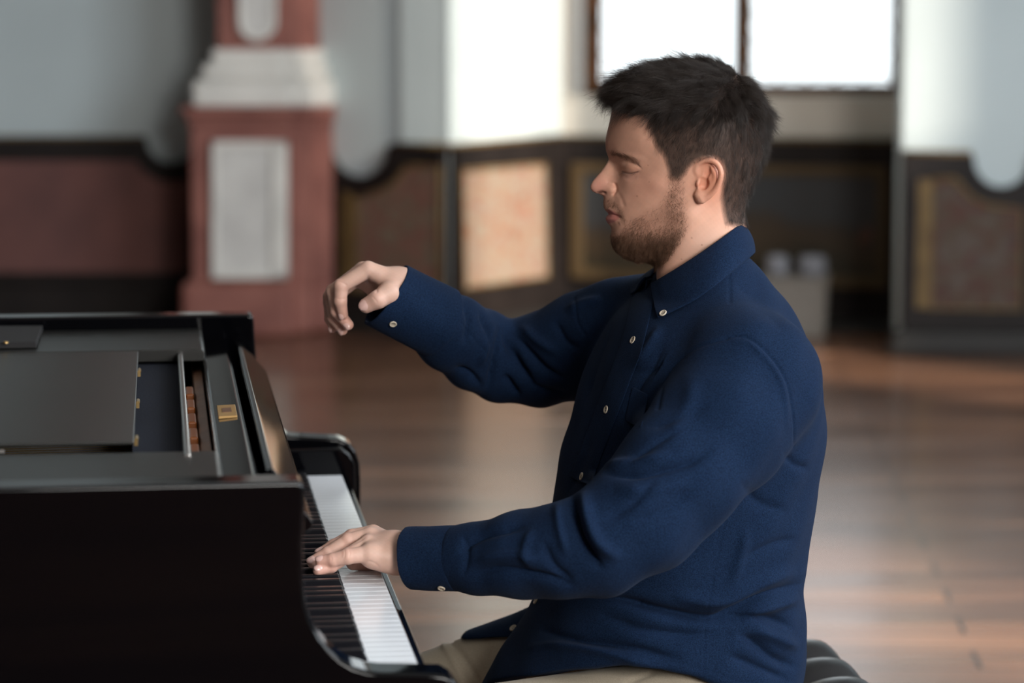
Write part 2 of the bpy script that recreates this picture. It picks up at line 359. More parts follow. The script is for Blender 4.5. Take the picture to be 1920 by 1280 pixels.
#
# white box with two rolled white cloths, standing by the panelling
bx = empty('white_box', tuple(wa.z(1480, 0, .9))); tag(bx, 'off-white box-shaped stand on the floor before the dark painting', 'box')
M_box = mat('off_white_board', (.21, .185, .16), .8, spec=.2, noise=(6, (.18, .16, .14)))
wb = Wall(1400, 12.1, 1552, 12.05)
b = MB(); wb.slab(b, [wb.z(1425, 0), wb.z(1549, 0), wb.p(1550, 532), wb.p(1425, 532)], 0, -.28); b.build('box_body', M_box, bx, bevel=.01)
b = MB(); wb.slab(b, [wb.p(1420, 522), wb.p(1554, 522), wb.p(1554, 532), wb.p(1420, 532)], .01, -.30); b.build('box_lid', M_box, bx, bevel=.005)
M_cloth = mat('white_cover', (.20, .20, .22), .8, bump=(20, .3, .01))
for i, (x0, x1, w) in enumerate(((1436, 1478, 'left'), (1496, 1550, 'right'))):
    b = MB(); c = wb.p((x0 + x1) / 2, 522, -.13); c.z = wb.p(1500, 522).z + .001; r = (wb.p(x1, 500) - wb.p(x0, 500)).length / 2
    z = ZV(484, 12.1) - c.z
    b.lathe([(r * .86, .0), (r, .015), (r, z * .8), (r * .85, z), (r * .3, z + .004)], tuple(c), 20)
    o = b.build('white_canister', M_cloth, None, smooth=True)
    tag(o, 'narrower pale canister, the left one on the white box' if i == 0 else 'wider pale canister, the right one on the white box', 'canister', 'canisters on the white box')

M_brown = mat('brown_boarding', (.024, .018, .015), .7)
# side and rear walls; openings in the right one are shaped for the sun
def holed_wall(name, u, d_open, d0=-4.8, d1=15, th=.3, z_lo=1.3, z_hi=4.4, m=None):
    b = MB(); e = [d0] + [x for o in d_open for x in o[:2]] + [d1]
    for i in range(0, len(e), 2):
        b.prism([UD(u, e[i], 0), UD(u + th, e[i], 0), UD(u + th, e[i + 1], 0), UD(u, e[i + 1], 0)], (0, 0, 6.0))
    for a, c, zl, zh in d_open:
        b.prism([UD(u, a, 0), UD(u + th, a, 0), UD(u + th, c, 0), UD(u, c, 0)], (0, 0, zl))
        b.prism([UD(u, a, zh), UD(u + th, a, zh), UD(u + th, c, zh), UD(u, c, zh)], (0, 0, 6.0 - zh))
    return tag(b.build(name, m or M_wall), kind='structure')
holed_wall('wall_right', 5.4, [(1.3, 2.75, 2.1, 3.1), (5.56, 5.62, 3.4, 5.2), (5.93, 6.08, 4.1, 5.3), (6.25, 7.45, 1.85, 5.2), (7.50, 7.85, 2.95, 5.2)], th=.07)
holed_wall('wall_left', -5.7, [], m=M_brown)
b = MB(); b.prism([UD(-5.7, -4.8, 0), UD(5.7, -4.8, 0), UD(5.7, -5.1, 0), UD(-5.7, -5.1, 0)], (0, 0, 6.0)); tag(b.build('wall_behind', M_brown), kind='structure')
# ================================================================== GRAND PIANO
M_black = mat('piano_black', (.0015, .0015, .0022), .05, spec=.20)
M_satin = mat('satin_black', (.010, .010, .009), .34, spec=.5)
M_keyw = mat('white_key', (.78, .80, .84), .16, spec=.5)
M_keyb = mat('black_key', (.004, .004, .006), .22, spec=.22)
M_felt = mat('dark_blue_felt', (.017, .020, .030), .9, spec=.15, bump=(300, .4, .002))
M_brass = mat('brass', (.62, .42, .18), .3, metal=1)
M_label = mat('old_gold_plate', (.42, .25, .09), .45, metal=.3)
M_wood = mat('brown_spruce', (.17, .085, .045), .5, noise=(30, (.12, .055, .03)))
M_orange = mat('copper_orange', (.16, .045, .008), .4, spec=.4)
M_steel = mat('polished_edge', (.45, .43, .42), .22, metal=.9)
M_plate = mat('gold_cast_plate', (.45, .28, .08), .4, metal=.6)
M_strings = mat('steel_strings', (.4, .4, .42), .3, metal=1)
M_keyside = mat('key_wood', (.42, .30, .16), .6)

PIA = empty('grand_piano', (0, .6, 0)); tag(PIA, 'glossy black grand piano with its music desk lying flat and keyboard open', 'piano')
def prismY(name, prof, y0, y1, m, parent=PIA, bevel=0, seg=3):
    b = MB(); b.prism([(x, y0, z) for x, z in prof], (0, y1 - y0, 0)); return b.build(name, m, parent, bevel=bevel, seg=seg)
def XZ(pts, Y): return [(float(at(x, y, Y)[0]), float(at(x, y, Y)[2])) for x, y in pts]

# spine side of the case (near the camera) with its arm
near_px = [(560, 903), (568, 907), (572, 920), (571, 960), (568, 1020), (569, 1087), (574, 1134), (581, 1158), (590, 1178), (601, 1198), (618, 1217), (640, 1237), (664, 1251), (690, 1259), (715, 1262), (770, 1263), (815, 1264), (836, 1267), (850, 1275), (860, 1287), (866, 1305), (868, 1340)]
pn = XZ(near_px, -.102)
pn = [(-2.0, pn[0][1])] + pn + [(pn[-1][0], .63), (-2.0, .63)]
prismY('case_spine', pn, -.102, -.05, M_black, bevel=.005, seg=4)
far_px = [(466, 589), (474, 592), (476, 602), (478, 640), (482, 695), (490, 748), (503, 785), (520, 806), (545, 818), (600, 821), (636, 823), (655, 831), (667, 846), (674, 868), (676, 900), (676, 945)]
pf = XZ(far_px, 1.275)
pf = [(-.75, pf[0][1])] + pf + [(pf[-1][0], .63), (-.75, .63)]
prismY('case_treble_side', pf, 1.275, 1.328, M_black, bevel=.005, seg=4)
# bent side and tail
zt0, zt1 = pf[0][1], pn[0][1]
path = [(-.74, 1.302), (-.95, 1.28), (-1.12, 1.20), (-1.25, 1.05), (-1.36, .86), (-1.50, .70), (-1.68, .60), (-1.84, .50), (-1.96, .36), (-2.02, .18), (-2.02, .03), (-1.99, -.076)]
Q = [Vector((*p, 0)) for p in path]; V = []; Fc = []; n = len(Q)
for i, q in enumerate(Q):
    t = (Q[min(i + 1, n - 1)] - Q[max(i - 1, 0)]).normalized(); nn = Vector((-t.y, t.x, 0)) * .026; z = zt0 + (zt1 - zt0) * i / (n - 1)
    for s, zz in ((1, .63), (1, z), (-1, z), (-1, .63)): V.append((q.x + nn.x * s, q.y + nn.y * s, zz))
for i in range(n - 1):
    for k in range(4): Fc.append((i * 4 + k, i * 4 + (k + 1) % 4, i * 4 + 4 + (k + 1) % 4, i * 4 + 4 + k))
Fc += [(0, 1, 2, 3), tuple(4 * n - 4 + k for k in (3, 2, 1, 0))]
b = MB(); b.add(V, Fc); b.build('case_bentside', M_black, PIA, smooth=False)
inner = [(-.16, -.05), (-.16, 1.275)] + [(p[0], p[1] - .03) for p in path[:-1]] + [(-1.99, -.05)]
b = MB(); b.prism([(x, y, .78) for x, y in inner], (0, 0, .02)); b.build('soundboard', M_wood, PIA)
b = MB(); b.prism([(x * .99 - .09, y * .96 + .02, .83) for x, y in inner], (0, 0, .012)); b.build('cast_plate', M_plate, PIA)
b = MB()
for i in range(60):
    y = .02 + i * .0205; xe = -1.9 + max(0, y - .2) * 1.05
    b.tube([(-.30, y, .865), (xe, min(y * .9, 1.2) + .02, .865)], .0009, 4)
tag(b.build('strings', M_strings, PIA), kind='stuff')
prismY('keybed', [(-1.2, .63), (.012, .63), (.012, .68), (-1.2, .68)], -.05, 1.275, M_black)
prismY('key_slip', [(.0025, .66), (.0145, .66), (.0145, .716), (.012, .7205), (.005, .7215), (.0025, .719)], -.006, 1.232, M_black, bevel=.0012)
# cheek blocks
c0 = XZ([(560, 1249), (822, 1245), (832, 1250), (838, 1262), (838, 1300)], -.008)
prismY('cheek_block', [(-.16, .70), (-.16, .742)] + c0[1:] + [(c0[-1][0], .70)], -.05, -.004, M_black, bevel=.004)
prismY('cheek_block', [(-.16, .70), (-.16, .775), (.0, .775), (.012, .765), (.02, .75), (.02, .70)], 1.228, 1.275, M_black, bevel=.004)

# keys
def white_key(i):
    y0 = i * 1.225 / 52 + .0005; y1 = y0 + 1.225 / 52 - .0010
    prof = [(-.15, .712), (-.001, .712), (.0, .716), (.0, .7325), (-.0006, .7343), (-.0022, .735), (-.15, .735)]
    b = MB(); b.prism([(x, y0, z) for x, z in prof], (0, y1 - y0, 0)); return b.build('white_key', M_keyw, PIA, bevel=.0008, seg=2)
def black_key(y):
    w = .0065; wt = .0046; z0, z1 = .728, .7475
    V = [(-.148, y - w, z0), (-.0495, y - w, z0), (-.0495, y + w, z0), (-.148, y + w, z0), (-.148, y - wt, z1), (-.058, y - wt, z1), (-.058, y + wt, z1), (-.148, y + wt, z1)]
    b = MB(); b.add(V, [(0, 3, 2, 1), (4, 5, 6, 7), (0, 1, 5, 4), (1, 2, 6, 5), (2, 3, 7, 6), (3, 0, 4, 7)]); return b.build('black_key', M_keyb, PIA, bevel=.0016, seg=3)
for i in range(52): white_key(i)
names = 'ABCDEFG'
for i in range(51):
    if names[i % 7] in 'ACDFG': black_key((i + 1) * 1.225 / 52 + {'A': .0, 'C': -.0022, 'D': .0022, 'F': -.0028, 'G': 0}[names[i % 7]])
prismY('key_cloth', [(-.15, .70), (-.001, .70), (-.001, .7105), (-.15, .7105)], 0, 1.225, mat('red_brown_cloth', (.09, .03, .02), .9))

# fallboard standing open, and the rails behind it
prismY('fallboard', [(-.160, .76), (-.163, .945), (-.160, .951), (-.155, .952), (-.151, .948), (-.128, .912), (-.117, .900), (-.1125, .893), (-.1135, .886), (-.119, .882), (-.134, .884), (-.146, .85), (-.150, .76)], -.002, 1.232, M_black, bevel=.0015)
prismY('stretcher', [(-.212, .88), (-.212, .940), (-.208, .9435), (-.176, .946), (-.171, .943), (-.170, .88)], -.045, 1.27, M_black, bevel=.0015)
lb = at(423, 783, 0); 
Yl0 = atz(439, 783, .9455)[1]; Yl1 = atz(437, 762, .9455)[1]
prismY('name_plate', [(-.203, .944), (-.203, .9475), (-.180, .9485), (-.180, .9455)], Yl0, Yl1, M_label, bevel=.001)
prismY('plate_mark', [(-.197, .9478), (-.197, .9485), (-.186, .949), (-.186, .948)], Yl0 + (Yl1 - Yl0) * .32, Yl0 + (Yl1 - Yl0) * .68, M_wood)
prismY('tuning_block', [(-.226, .88), (-.226, .921), (-.213, .925), (-.213, .88)], -.04, 1.2, M_wood, bevel=.002)
for k in range(6):
    y = .12 + k * .125
    prismY('agraffe_block', [(-.239, .885), (-.239, .930), (-.228, .930), (-.228, .885)], y, y + .075, M_orange, bevel=.003)  # orange blocks drawing the coppery patches of the agraffes
prismY('desk_rail', [(-.248, .90), (-.248, .951), (-.246, .953), (-.242, .953), (-.240, .951), (-.240, .90)], .10, 1.03, M_steel, bevel=.001)
prismY('desk_slot', [(-.305, .90), (-.305, .936), (-.248, .936), (-.248, .90)], .10, 1.03, M_felt)
# shelves either side and the desk panel lying between them
prismY('music_shelf', [(-.80, .935), (-.80, .950), (-.213, .950), (-.209, .9465), (-.209, .935)], -.048, .138, M_satin, bevel=.0012)
prismY('music_shelf', [(-.80, .940), (-.80, .957), (-.213, .957), (-.209, .9535), (-.209, .940)], 1.01, 1.272, M_satin, bevel=.0012)
DSK = prismY('music_desk', [(-.80, .953), (-.80, .957), (-.3045, .957), (-.3025, .9560), (-.3025, .953)], .172, 1.004, M_satin, bevel=.001)
prismY('desk_lip', [(-.80, .935), (-.80, .9415), (-.3055, .9415), (-.3055, .935)], .145, .172, M_black, bevel=.001)
for py in (695, 753, 822):
    y = atz(266, py, .953)[1]
    b = MB(); b.box((-.3024, y - .011, .9465), (-.2985, y + .011, .9535)); b.tube([(-.300, y - .012, .9535), (-.300, y + .012, .9535)], .0022, 8); b.build('hinge', M_brass, DSK)
for py in (829, 844):
    q = atz(2, py, .95); b = MB(); b.tube([(q[0] - .02, q[1], .948), (q[0] + .004, q[1], .948)], .0032, 10); b.build('slide_stop', M_steel, DSK)
# prop: dark block standing in for a reflection on the far shelf
b = MB(); P4 = [atz(-60, 622, .958), atz(80, 621, .958), atz(68, 652, .958), atz(-60, 655, .958)]; b.prism([tuple(p) for p in P4], (0, 0, .009)); refl = b.build('reflection_block', mat('dark_reflection', (.006, .005, .006), .8), PIA, bevel=.001)
q = atz(11, 642, .968); b = MB(); b.lathe([(.004, 0), (.004, .002), (.002, .003)], (q[0], q[1], .967), 12); b.build('reflection_dot', M_brass, refl)
# legs and pedal lyre
M_leg = M_black
for x, y in ((-.22, .0), (-.22, 1.22), (-1.72, .22)):
    b = MB(); b.lathe([(.055, .63), (.055, .56), (.045, .53), (.040, .12), (.048, .10), (.03, .08), (.03, .045)], (x, y, 0), 20); lg = b.build('leg', M_leg, PIA, smooth=False)
    b = MB(); b.tube([(x, y - .012, .024), (x, y + .012, .024)], .024, 16); b.build('caster', M_brass, lg)
b = MB(); b.box((-.42, .50, .12), (-.36, .72, .20)); b.box((-.405, .54, .20), (-.375, .56, .63)); b.box((-.405, .66, .20), (-.375, .68, .63)); b.build('pedal_lyre', M_black, PIA, bevel=.006)
for k in (-1, 0, 1):
    b = MB(); b.box((-.38, .61 + k * .06 - .012, .10), (-.22, .61 + k * .06 + .012, .112)); b.build('pedal', M_brass, PIA, bevel=.004)

# ================================================================== BENCH
M_leather = mat('black_leather', (.012, .012, .014), .30, spec=.5, bump=(220, .12, .001))
BX0, BX1, BY0, BY1, BZ = .355, .715, .30, .985, .520
bench = empty('piano_bench', ((BX0 + BX1) / 2, (BY0 + BY1) / 2, 0)); tag(bench, 'black leather piano bench with a tufted seat, under the man', 'bench')
nx, ny = 60, 110; V = []; Fc = []
tu, tv = 3, 6
for j in range(ny + 1):
    for i in range(nx + 1):
        s, t = i / nx, j / ny
        e = min(1, min(s, 1 - s) * 9) * 1.0; g = min(1, min(t, 1 - t) * 16)
        edge = math.sqrt(max(0, 1 - (1 - e) ** 2)) * math.sqrt(max(0, 1 - (1 - g) ** 2))
        pf_ = abs(math.sin(math.pi * s * tu)) ** .45 * abs(math.sin(math.pi * t * tv)) ** .45
        V.append((BX0 + (BX1 - BX0) * s, BY0 + (BY1 - BY0) * t, BZ - .055 + edge * (.030 + .032 * pf_)))
for j in range(ny):
    for i in range(nx): a = j * (nx + 1) + i; Fc.append((a, a + 1, a + nx + 2, a + nx + 1))
rimv = [i for i in range(nx + 1)] + [j * (nx + 1) + nx for j in range(1, ny + 1)] + [ny * (nx + 1) + i for i in range(nx - 1, -1, -1)] + [j * (nx + 1) for j in range(ny - 1, 0, -1)]
base = len(V); V += [(V[i][0], V[i][1], BZ - .085) for i in rimv]; m_ = len(rimv)
for k in range(m_): Fc.append((rimv[k], base + k, base + (k + 1) % m_, rimv[(k + 1) % m_]))
Fc.append(tuple(base + k for k in range(m_)))
b = MB(); b.add(V, Fc); b.build('seat_cushion', M_leather, bench, smooth=True)
b = MB(); b.box((BX0 + .012, BY0 + .012, .36), (BX1 - .012, BY1 - .012, BZ - .085)); b.build('seat_frame', M_black, bench, bevel=.004)
for i in range(1, tu):
    for j in range(1, tv):
        b = MB(); b.lathe([(.008, 0), (.007, .003), (.003, .005)], (BX0 + (BX1 - BX0) * i / tu, BY0 + (BY1 - BY0) * j / tv, BZ - .026), 12); b.build('upholstery_button', M_leather, bench, smooth=True)
for x in (BX0 + .05, BX1 - .05):
    for y in (BY0 + .06, BY1 - .06):
        b = MB(); b.lathe([(.028, .36), (.028, .33), (.020, .31), (.024, .10), (.016, .0)], (x, y, 0), 16); b.build('leg', M_black, bench)
# ================================================================== IMPLICIT MODELLING
def sdf_mesh(fn, lo, hi, h, B=12):
    """zero surface of fn(P) (P is N x 3, local frame) by surface nets on a sparsely evaluated grid"""
    lo = np.asarray(lo, np.float64); nb = np.ceil((np.asarray(hi) - lo) / (h * B)).astype(int); n = nb * B
    g = np.indices(nb).reshape(3, -1).T
    cen = lo + (g + .5) * B * h
    dc = fn(cen); rad = B * h * .87 * 1.35
    G = np.empty(tuple(n), np.float32)
    G.reshape(nb[0], B, nb[1], B, nb[2], B)[:] = np.where(dc.reshape(nb) > 0, 1., -1.)[:, None, :, None, :, None].astype(np.float32)
    keep = g[np.abs(dc) < rad]; off = np.indices((B, B, B)).reshape(3, -1).T
    for s in range(0, len(keep), 400):
        kb = keep[s:s + 400]; I = kb[:, None, :] * B + off[None]
        v = fn((lo + I.reshape(-1, 3) * h)).reshape(len(kb), B, B, B)
        for q, b_ in enumerate(kb):
            x, y, z = b_ * B; G[x:x + B, y:y + B, z:z + B] = v[q]
    S = G < 0
    c = np.zeros(tuple(n - 1), np.uint8)
    for dx in (0, 1):
        for dy in (0, 1):
            for dz in (0, 1): c += S[dx:n[0] - 1 + dx, dy:n[1] - 1 + dy, dz:n[2] - 1 + dz]
    act = (c > 0) & (c < 8); idx = np.argwhere(act); vid = np.full(act.shape, -1, np.int32); vid[act] = np.arange(len(idx))
    acc = np.zeros((len(idx), 3)); cnt = np.zeros(len(idx))
    cor = [(a, b, d) for a in (0, 1) for b in (0, 1) for d in (0, 1)]
    for a in range(8):
        for b in range(a + 1, 8):
            A, Bc = cor[a], cor[b]
            if sum(abs(A[k] - Bc[k]) for k in range(3)) != 1: continue
            va = G[idx[:, 0] + A[0], idx[:, 1] + A[1], idx[:, 2] + A[2]]; vb = G[idx[:, 0] + Bc[0], idx[:, 1] + Bc[1], idx[:, 2] + Bc[2]]
            m = (va < 0) != (vb < 0); t = va[m] / (va[m] - vb[m]); A_, B_ = np.array(A, float), np.array(Bc, float)
            acc[m] += A_ + (B_ - A_) * t[:, None]; cnt[m] += 1
    V = lo + (idx + acc / cnt[:, None]) * h
    Fq = []
    for ax in range(3):
        sl0 = [slice(1, -1)] * 3; s1 = [slice(1, -1)] * 3; sl0[ax] = slice(0, -1); s1[ax] = slice(1, None)
        a, b = S[tuple(sl0)], S[tuple(s1)]; ch = np.argwhere(a != b); sign = a[a != b]
        o = np.array([1, 1, 1]); o[ax] = 0; e = ch + o
        u, w = (ax + 1) % 3, (ax + 2) % 3
        def vv(du, dw):
            q = e.copy(); q[:, u] -= du; q[:, w] -= dw; q = np.clip(q, 0, np.array(vid.shape) - 1); return vid[q[:, 0], q[:, 1], q[:, 2]]
        Q = np.stack([vv(1, 1), vv(0, 1), vv(0, 0), vv(1, 0)], 1); Q[~sign] = Q[~sign][:, ::-1]
        Fq.append(Q[(Q >= 0).all(1)])
    return V, np.concatenate(Fq)

def smin(a, b, k):
    if k <= 0: return np.minimum(a, b)
    h = np.clip(.5 + .5 * (b - a) / k, 0, 1); return b + (a - b) * h - k * h * (1 - h)
def smax(a, b, k): return -smin(-a, -b, k)
def cone(P, a, b, ra, rb):
    a = np.asarray(a, float); b = np.asarray(b, float); ab = b - a; v = P - a
    t = np.clip((v @ ab) / (ab @ ab), 0, 1); d = v - t[:, None] * ab
    return np.sqrt((d * d).sum(1)) - (ra + (rb - ra) * t)
def chain(P, pts, rs, k=0.0):
    d = None
    for i in range(len(pts) - 1):
        e = cone(P, pts[i], pts[i + 1], rs[i], rs[i + 1]); d = e if d is None else smin(d, e, k)
    return d
def ellip(P, c, r, R=None):
    v = P - np.asarray(c, float)
    if R is not None: v = v @ np.asarray(R).T
    r = np.asarray(r, float); k0 = np.sqrt(((v / r) ** 2).sum(1)); k1 = np.sqrt(((v / (r * r)) ** 2).sum(1)) + 1e-9
    return k0 * (k0 - 1) / k1

# figure frame: a to the right, b away from the camera, z up; b = 0 is the man's median plane
FC = at(1290, 330, .60)
_r = ray(1290, 330); NB = np.array([_r[0], _r[1], 0]); NB /= np.linalg.norm(NB)
NA = np.array([NB[1], -NB[0], 0.0]); NZ = np.array([0, 0, 1.0])
FR = np.stack([NA, NB, NZ])                 # rows: a, b, z
def L(px, py, b=0.0):
    d = ray(px, py); k = ((FC - CAM) @ NB + b) / (d @ NB); P = CAM + d * k - FC
    return np.array([P @ NA, b, P[2]])
def toW(V): return FC + np.asarray(V) @ FR
def pix(V):
    """local points -> photo pixels"""
    Wd = toW(V) - CAM; w = Wd @ FW
    return 960 + F * (Wd @ RT) / w, 640 - F * (Wd @ UP) / w
PXM = F / ((FC - CAM) @ FW)                  # pixels per metre at b = 0
def fig_mesh(name, V, Fc, m, parent, smooth=True):
    Wd = toW(V)
    me = bpy.data.meshes.new(name); me.vertices.add(len(Wd)); me.vertices.foreach_set('co', Wd.astype(np.float32).ravel())
    me.loops.add(Fc.size); me.loops.foreach_set('vertex_index', Fc.astype(np.int32).ravel())
    me.polygons.add(len(Fc)); me.polygons.foreach_set('loop_start', np.arange(0, Fc.size, 4, dtype=np.int32))
    me.update(calc_edges=True); me.validate(); o = link(name, me, m, parent, smooth); return o
def smooth_v(V, Fc, it=2, lam=.5):
    E = np.concatenate([Fc[:, [0, 1]], Fc[:, [1, 2]], Fc[:, [2, 3]], Fc[:, [3, 0]]])
    n = len(V); deg = np.bincount(E[:, 0], minlength=n) + np.bincount(E[:, 1], minlength=n)
    for _ in range(it):
        A = np.zeros_like(V)
        for k in range(3):
            A[:, k] = np.bincount(E[:, 0], V[E[:, 1], k], n) + np.bincount(E[:, 1], V[E[:, 0], k], n)
        V = V + lam * (A / np.maximum(deg, 1)[:, None] - V)
    return V
def normals(V, Fc):
    d1 = V[Fc[:, 2]] - V[Fc[:, 0]]; d2 = V[Fc[:, 3]] - V[Fc[:, 1]]; N = np.cross(d1, d2); out = np.zeros_like(V)
    for k in range(4):
        for c in range(3): out[:, c] += np.bincount(Fc[:, k], N[:, c], len(V))
    return out / (np.linalg.norm(out, axis=1, keepdims=True) + 1e-12)
def polyd(x, y, pts):
    """distance in px from points to a polyline, and the position 0..1 along it"""
    pts = np.asarray(pts, float); seg = np.linalg.norm(np.diff(pts, axis=0), axis=1); cum = np.r_[0, np.cumsum(seg)]; D = np.full(len(x), 1e9); T = np.zeros(len(x))
    for i in range(len(pts) - 1):
        a, b = pts[i], pts[i + 1]; ab = b - a; t = np.clip(((x - a[0]) * ab[0] + (y - a[1]) * ab[1]) / (ab @ ab), 0, 1)
        d = np.hypot(x - a[0] - t * ab[0], y - a[1] - t * ab[1]); m = d < D; D[m] = d[m]; T[m] = (cum[i] + t[m] * seg[i]) / cum[-1]
    return D, T
def inpoly(x, y, pts):
    r = np.zeros(len(x), bool); n = len(pts)
    for i in range(n):
        x0, y0 = pts[i]; x1, y1 = pts[(i + 1) % n]
        c = ((y0 > y) != (y1 > y)) & (x < (x1 - x0) * (y - y0) / ((y1 - y0) or 1e-9) + x0); r ^= c
    return r
def spline(pts, n=8):
    P = np.asarray(pts, float); Q = np.vstack([2 * P[0] - P[1], P, 2 * P[-1] - P[-2]]); out = []
    for i in range(1, len(Q) - 2):
        for t in np.arange(n) / n:
            out.append(.5 * (2 * Q[i] + (Q[i + 1] - Q[i - 1]) * t + (2 * Q[i - 1] - 5 * Q[i] + 4 * Q[i + 1] - Q[i + 2]) * t * t + (3 * Q[i] - Q[i - 1] - 3 * Q[i + 1] + Q[i + 2]) * t ** 3))
    out.append(P[-1]); return np.array(out)

# ------------------------------------------------------------------ HEAD
SKULL = [(1150, 197), (1155, 180), (1168, 162), (1195, 144), (1230, 133), (1265, 126), (1305, 122), (1345, 125), (1380, 140), (1408, 165), (1427, 200), (1436, 245), (1432, 290), (1418, 330), (1402, 370), (1392, 400),
         (1386, 425), (1384, 450)]
FACE = [(1144.5, 222), (1138.5, 247), (1135.3, 265), (1136.0, 281), (1140.0, 293), (1140.5, 300), (1135.5, 309), (1127, 321), (1118.0, 331), (1110.5, 340), (1106.8, 348), (1107.6, 355), (1112.5, 360), (1121, 363.5), (1129.5, 366.5), (1132, 372),
        (1131.0, 380), (1132.0, 387), (1134.2, 393), (1138.8, 398), (1140.5, 401.5), (1136.5, 406), (1135.8, 411), (1138.5, 417.5), (1144.5, 424), (1146.5, 432), (1145.0, 442), (1147.5, 455), (1156, 469), (1172, 480), (1195, 487), (1220, 489), (1250, 487)]
# (px, py, half width in px)
WID = [(1155, 205, 38), (1170, 190, 55), (1200, 200, 84), (1250, 190, 97), (1200, 165, 62), (1250, 150, 66), (1310, 148, 72), (1360, 155, 62), (1300, 180, 100), (1350, 190, 103), (1395, 190, 70), (1405, 230, 80), (1370, 230, 104), (1320, 230, 112),
       (1270, 230, 107), (1225, 230, 96), (1190, 230, 80), (1160, 230, 50), (1150, 250, 36), (1165, 255, 57), (1200, 262, 86), (1240, 265, 98), (1145, 272, 27), (1143, 284, 20), (1158, 282, 44), (1175, 284, 60), (1200, 290, 76), (1216, 300, 82), (1240, 300, 95), (1290, 280, 108), (1340, 280, 111), (1390, 270, 90), (1415, 275, 55),
       (1145, 298, 9), (1152, 303, 17), (1160, 303, 31), (1172, 303, 48), (1186, 305, 61), (1200, 310, 71),
       (1146, 315, 12), (1154, 318, 17), (1163, 321, 28), (1173, 318, 47), (1185, 318, 58), (1197, 321, 66), (1170, 327, 42), (1183, 328, 56), (1199, 330, 68),
       (1140, 322, 11), (1150, 330, 16), (1161, 334, 29), (1175, 338, 51), (1195, 340, 68), (1215, 330, 80), (1240, 335, 93), (1220, 348, 83), (1270, 340, 99), (1310, 340, 102), (1350, 340, 97), (1385, 335, 75),
       (1128, 330, 9), (1118, 342, 10), (1115, 352, 10.5), (1124, 355, 13), (1130, 340, 13), (1140, 340, 15), (1138, 350, 19), (1147, 352, 23), (1136, 359, 18), (1147, 360, 24), (1156, 358, 29), (1158, 347, 28), (1166, 352, 41), (1176, 356, 54), (1195, 362, 69),
       (1142, 372, 18), (1153, 372, 29), (1165, 372, 44), (1185, 376, 60), (1210, 372, 76), (1240, 368, 88), (1280, 370, 96), (1320, 375, 92), (1360, 375, 80),
       (1142, 386, 20), (1153, 390, 31), (1165, 392, 42), (1142, 394, 20), (1150, 399, 27), (1146, 402, 19), (1156, 402, 30), (1144, 408, 18), (1153, 410, 28), (1165, 405, 40), (1180, 400, 54), (1200, 400, 67), (1225, 398, 79), (1260, 400, 90), (1295, 405, 90), (1330, 410, 82), (1365, 410, 65),
       (1150, 422, 20), (1160, 424, 35), (1175, 425, 49), (1200, 430, 64), (1235, 430, 76), (1270, 432, 82), (1155, 438, 26), (1170, 440, 42), (1155, 452, 20), (1168, 460, 34), (1185, 462, 45), (1210, 455, 58), (1240, 455, 66), (1180, 474, 24), (1205, 475, 38), (1235, 474, 48), (1265, 465, 62), (1300, 440, 78), (1340, 440, 70)]
_pts = []; _val = []
for x, y in SKULL + FACE: p = L(x, y); _pts.append((p[0], p[2])); _val.append(0.0)
for x, y, w in WID: p = L(x, y, -w / PXM); _pts.append((p[0], p[2])); _val.append((w / PXM) ** 2)
_pts = np.array(_pts); _val = np.array(_val) * 1e3
def _phi(r): return r ** 2 * np.log(r + 1e-9)
_S = 20.0
def _rbf(Xq, C, wts): 
    r = np.sqrt(((Xq[:, None, :] - C[None]) ** 2).sum(2)) * _S
    return _phi(r) @ wts[:len(C)] + wts[len(C)] + Xq @ wts[len(C) + 1:]
_n = len(_pts); K = np.zeros((_n + 3, _n + 3)); K[:_n, :_n] = _phi(np.sqrt(((_pts[:, None] - _pts[None]) ** 2).sum(2)) * _S) + np.eye(_n) * 1e-4
K[:_n, _n] = 1; K[:_n, _n + 1:] = _pts; K[_n, :_n] = 1; K[_n + 1:, :_n] = _pts.T
_w = np.linalg.solve(K, np.r_[_val, 0, 0, 0])
# baked grid of h(a, z)
HG = .0010; HA0, HA1, HZ0, HZ1 = -.16, .15, -.17, .19
_ga = np.arange(HA0, HA1, HG); _gz = np.arange(HZ0, HZ1, HG); GA, GZ = np.meshgrid(_ga, _gz, indexing='ij')
_X = np.stack([GA.ravel(), GZ.ravel()], 1)
H0 = np.concatenate([_rbf(_X[i:i + 20000], _pts, _w) for i in range(0, len(_X), 20000)]).reshape(GA.shape) / 1e3
# outside of the outline the field must stay negative
_out = [tuple(L(x, y)[[0, 2]]) for x, y in SKULL + [(1384, 470), (1384, 560), (1250, 560)] + FACE[::-1]]
_ins = inpoly(_X[:, 0], _X[:, 1], _out).reshape(GA.shape)
_dd = polyd(_X[:, 0], _X[:, 1], _out + [_out[0]])[0].reshape(GA.shape)
H0 = np.where(_ins, np.maximum(H0, _dd * .003), -_dd * .020)
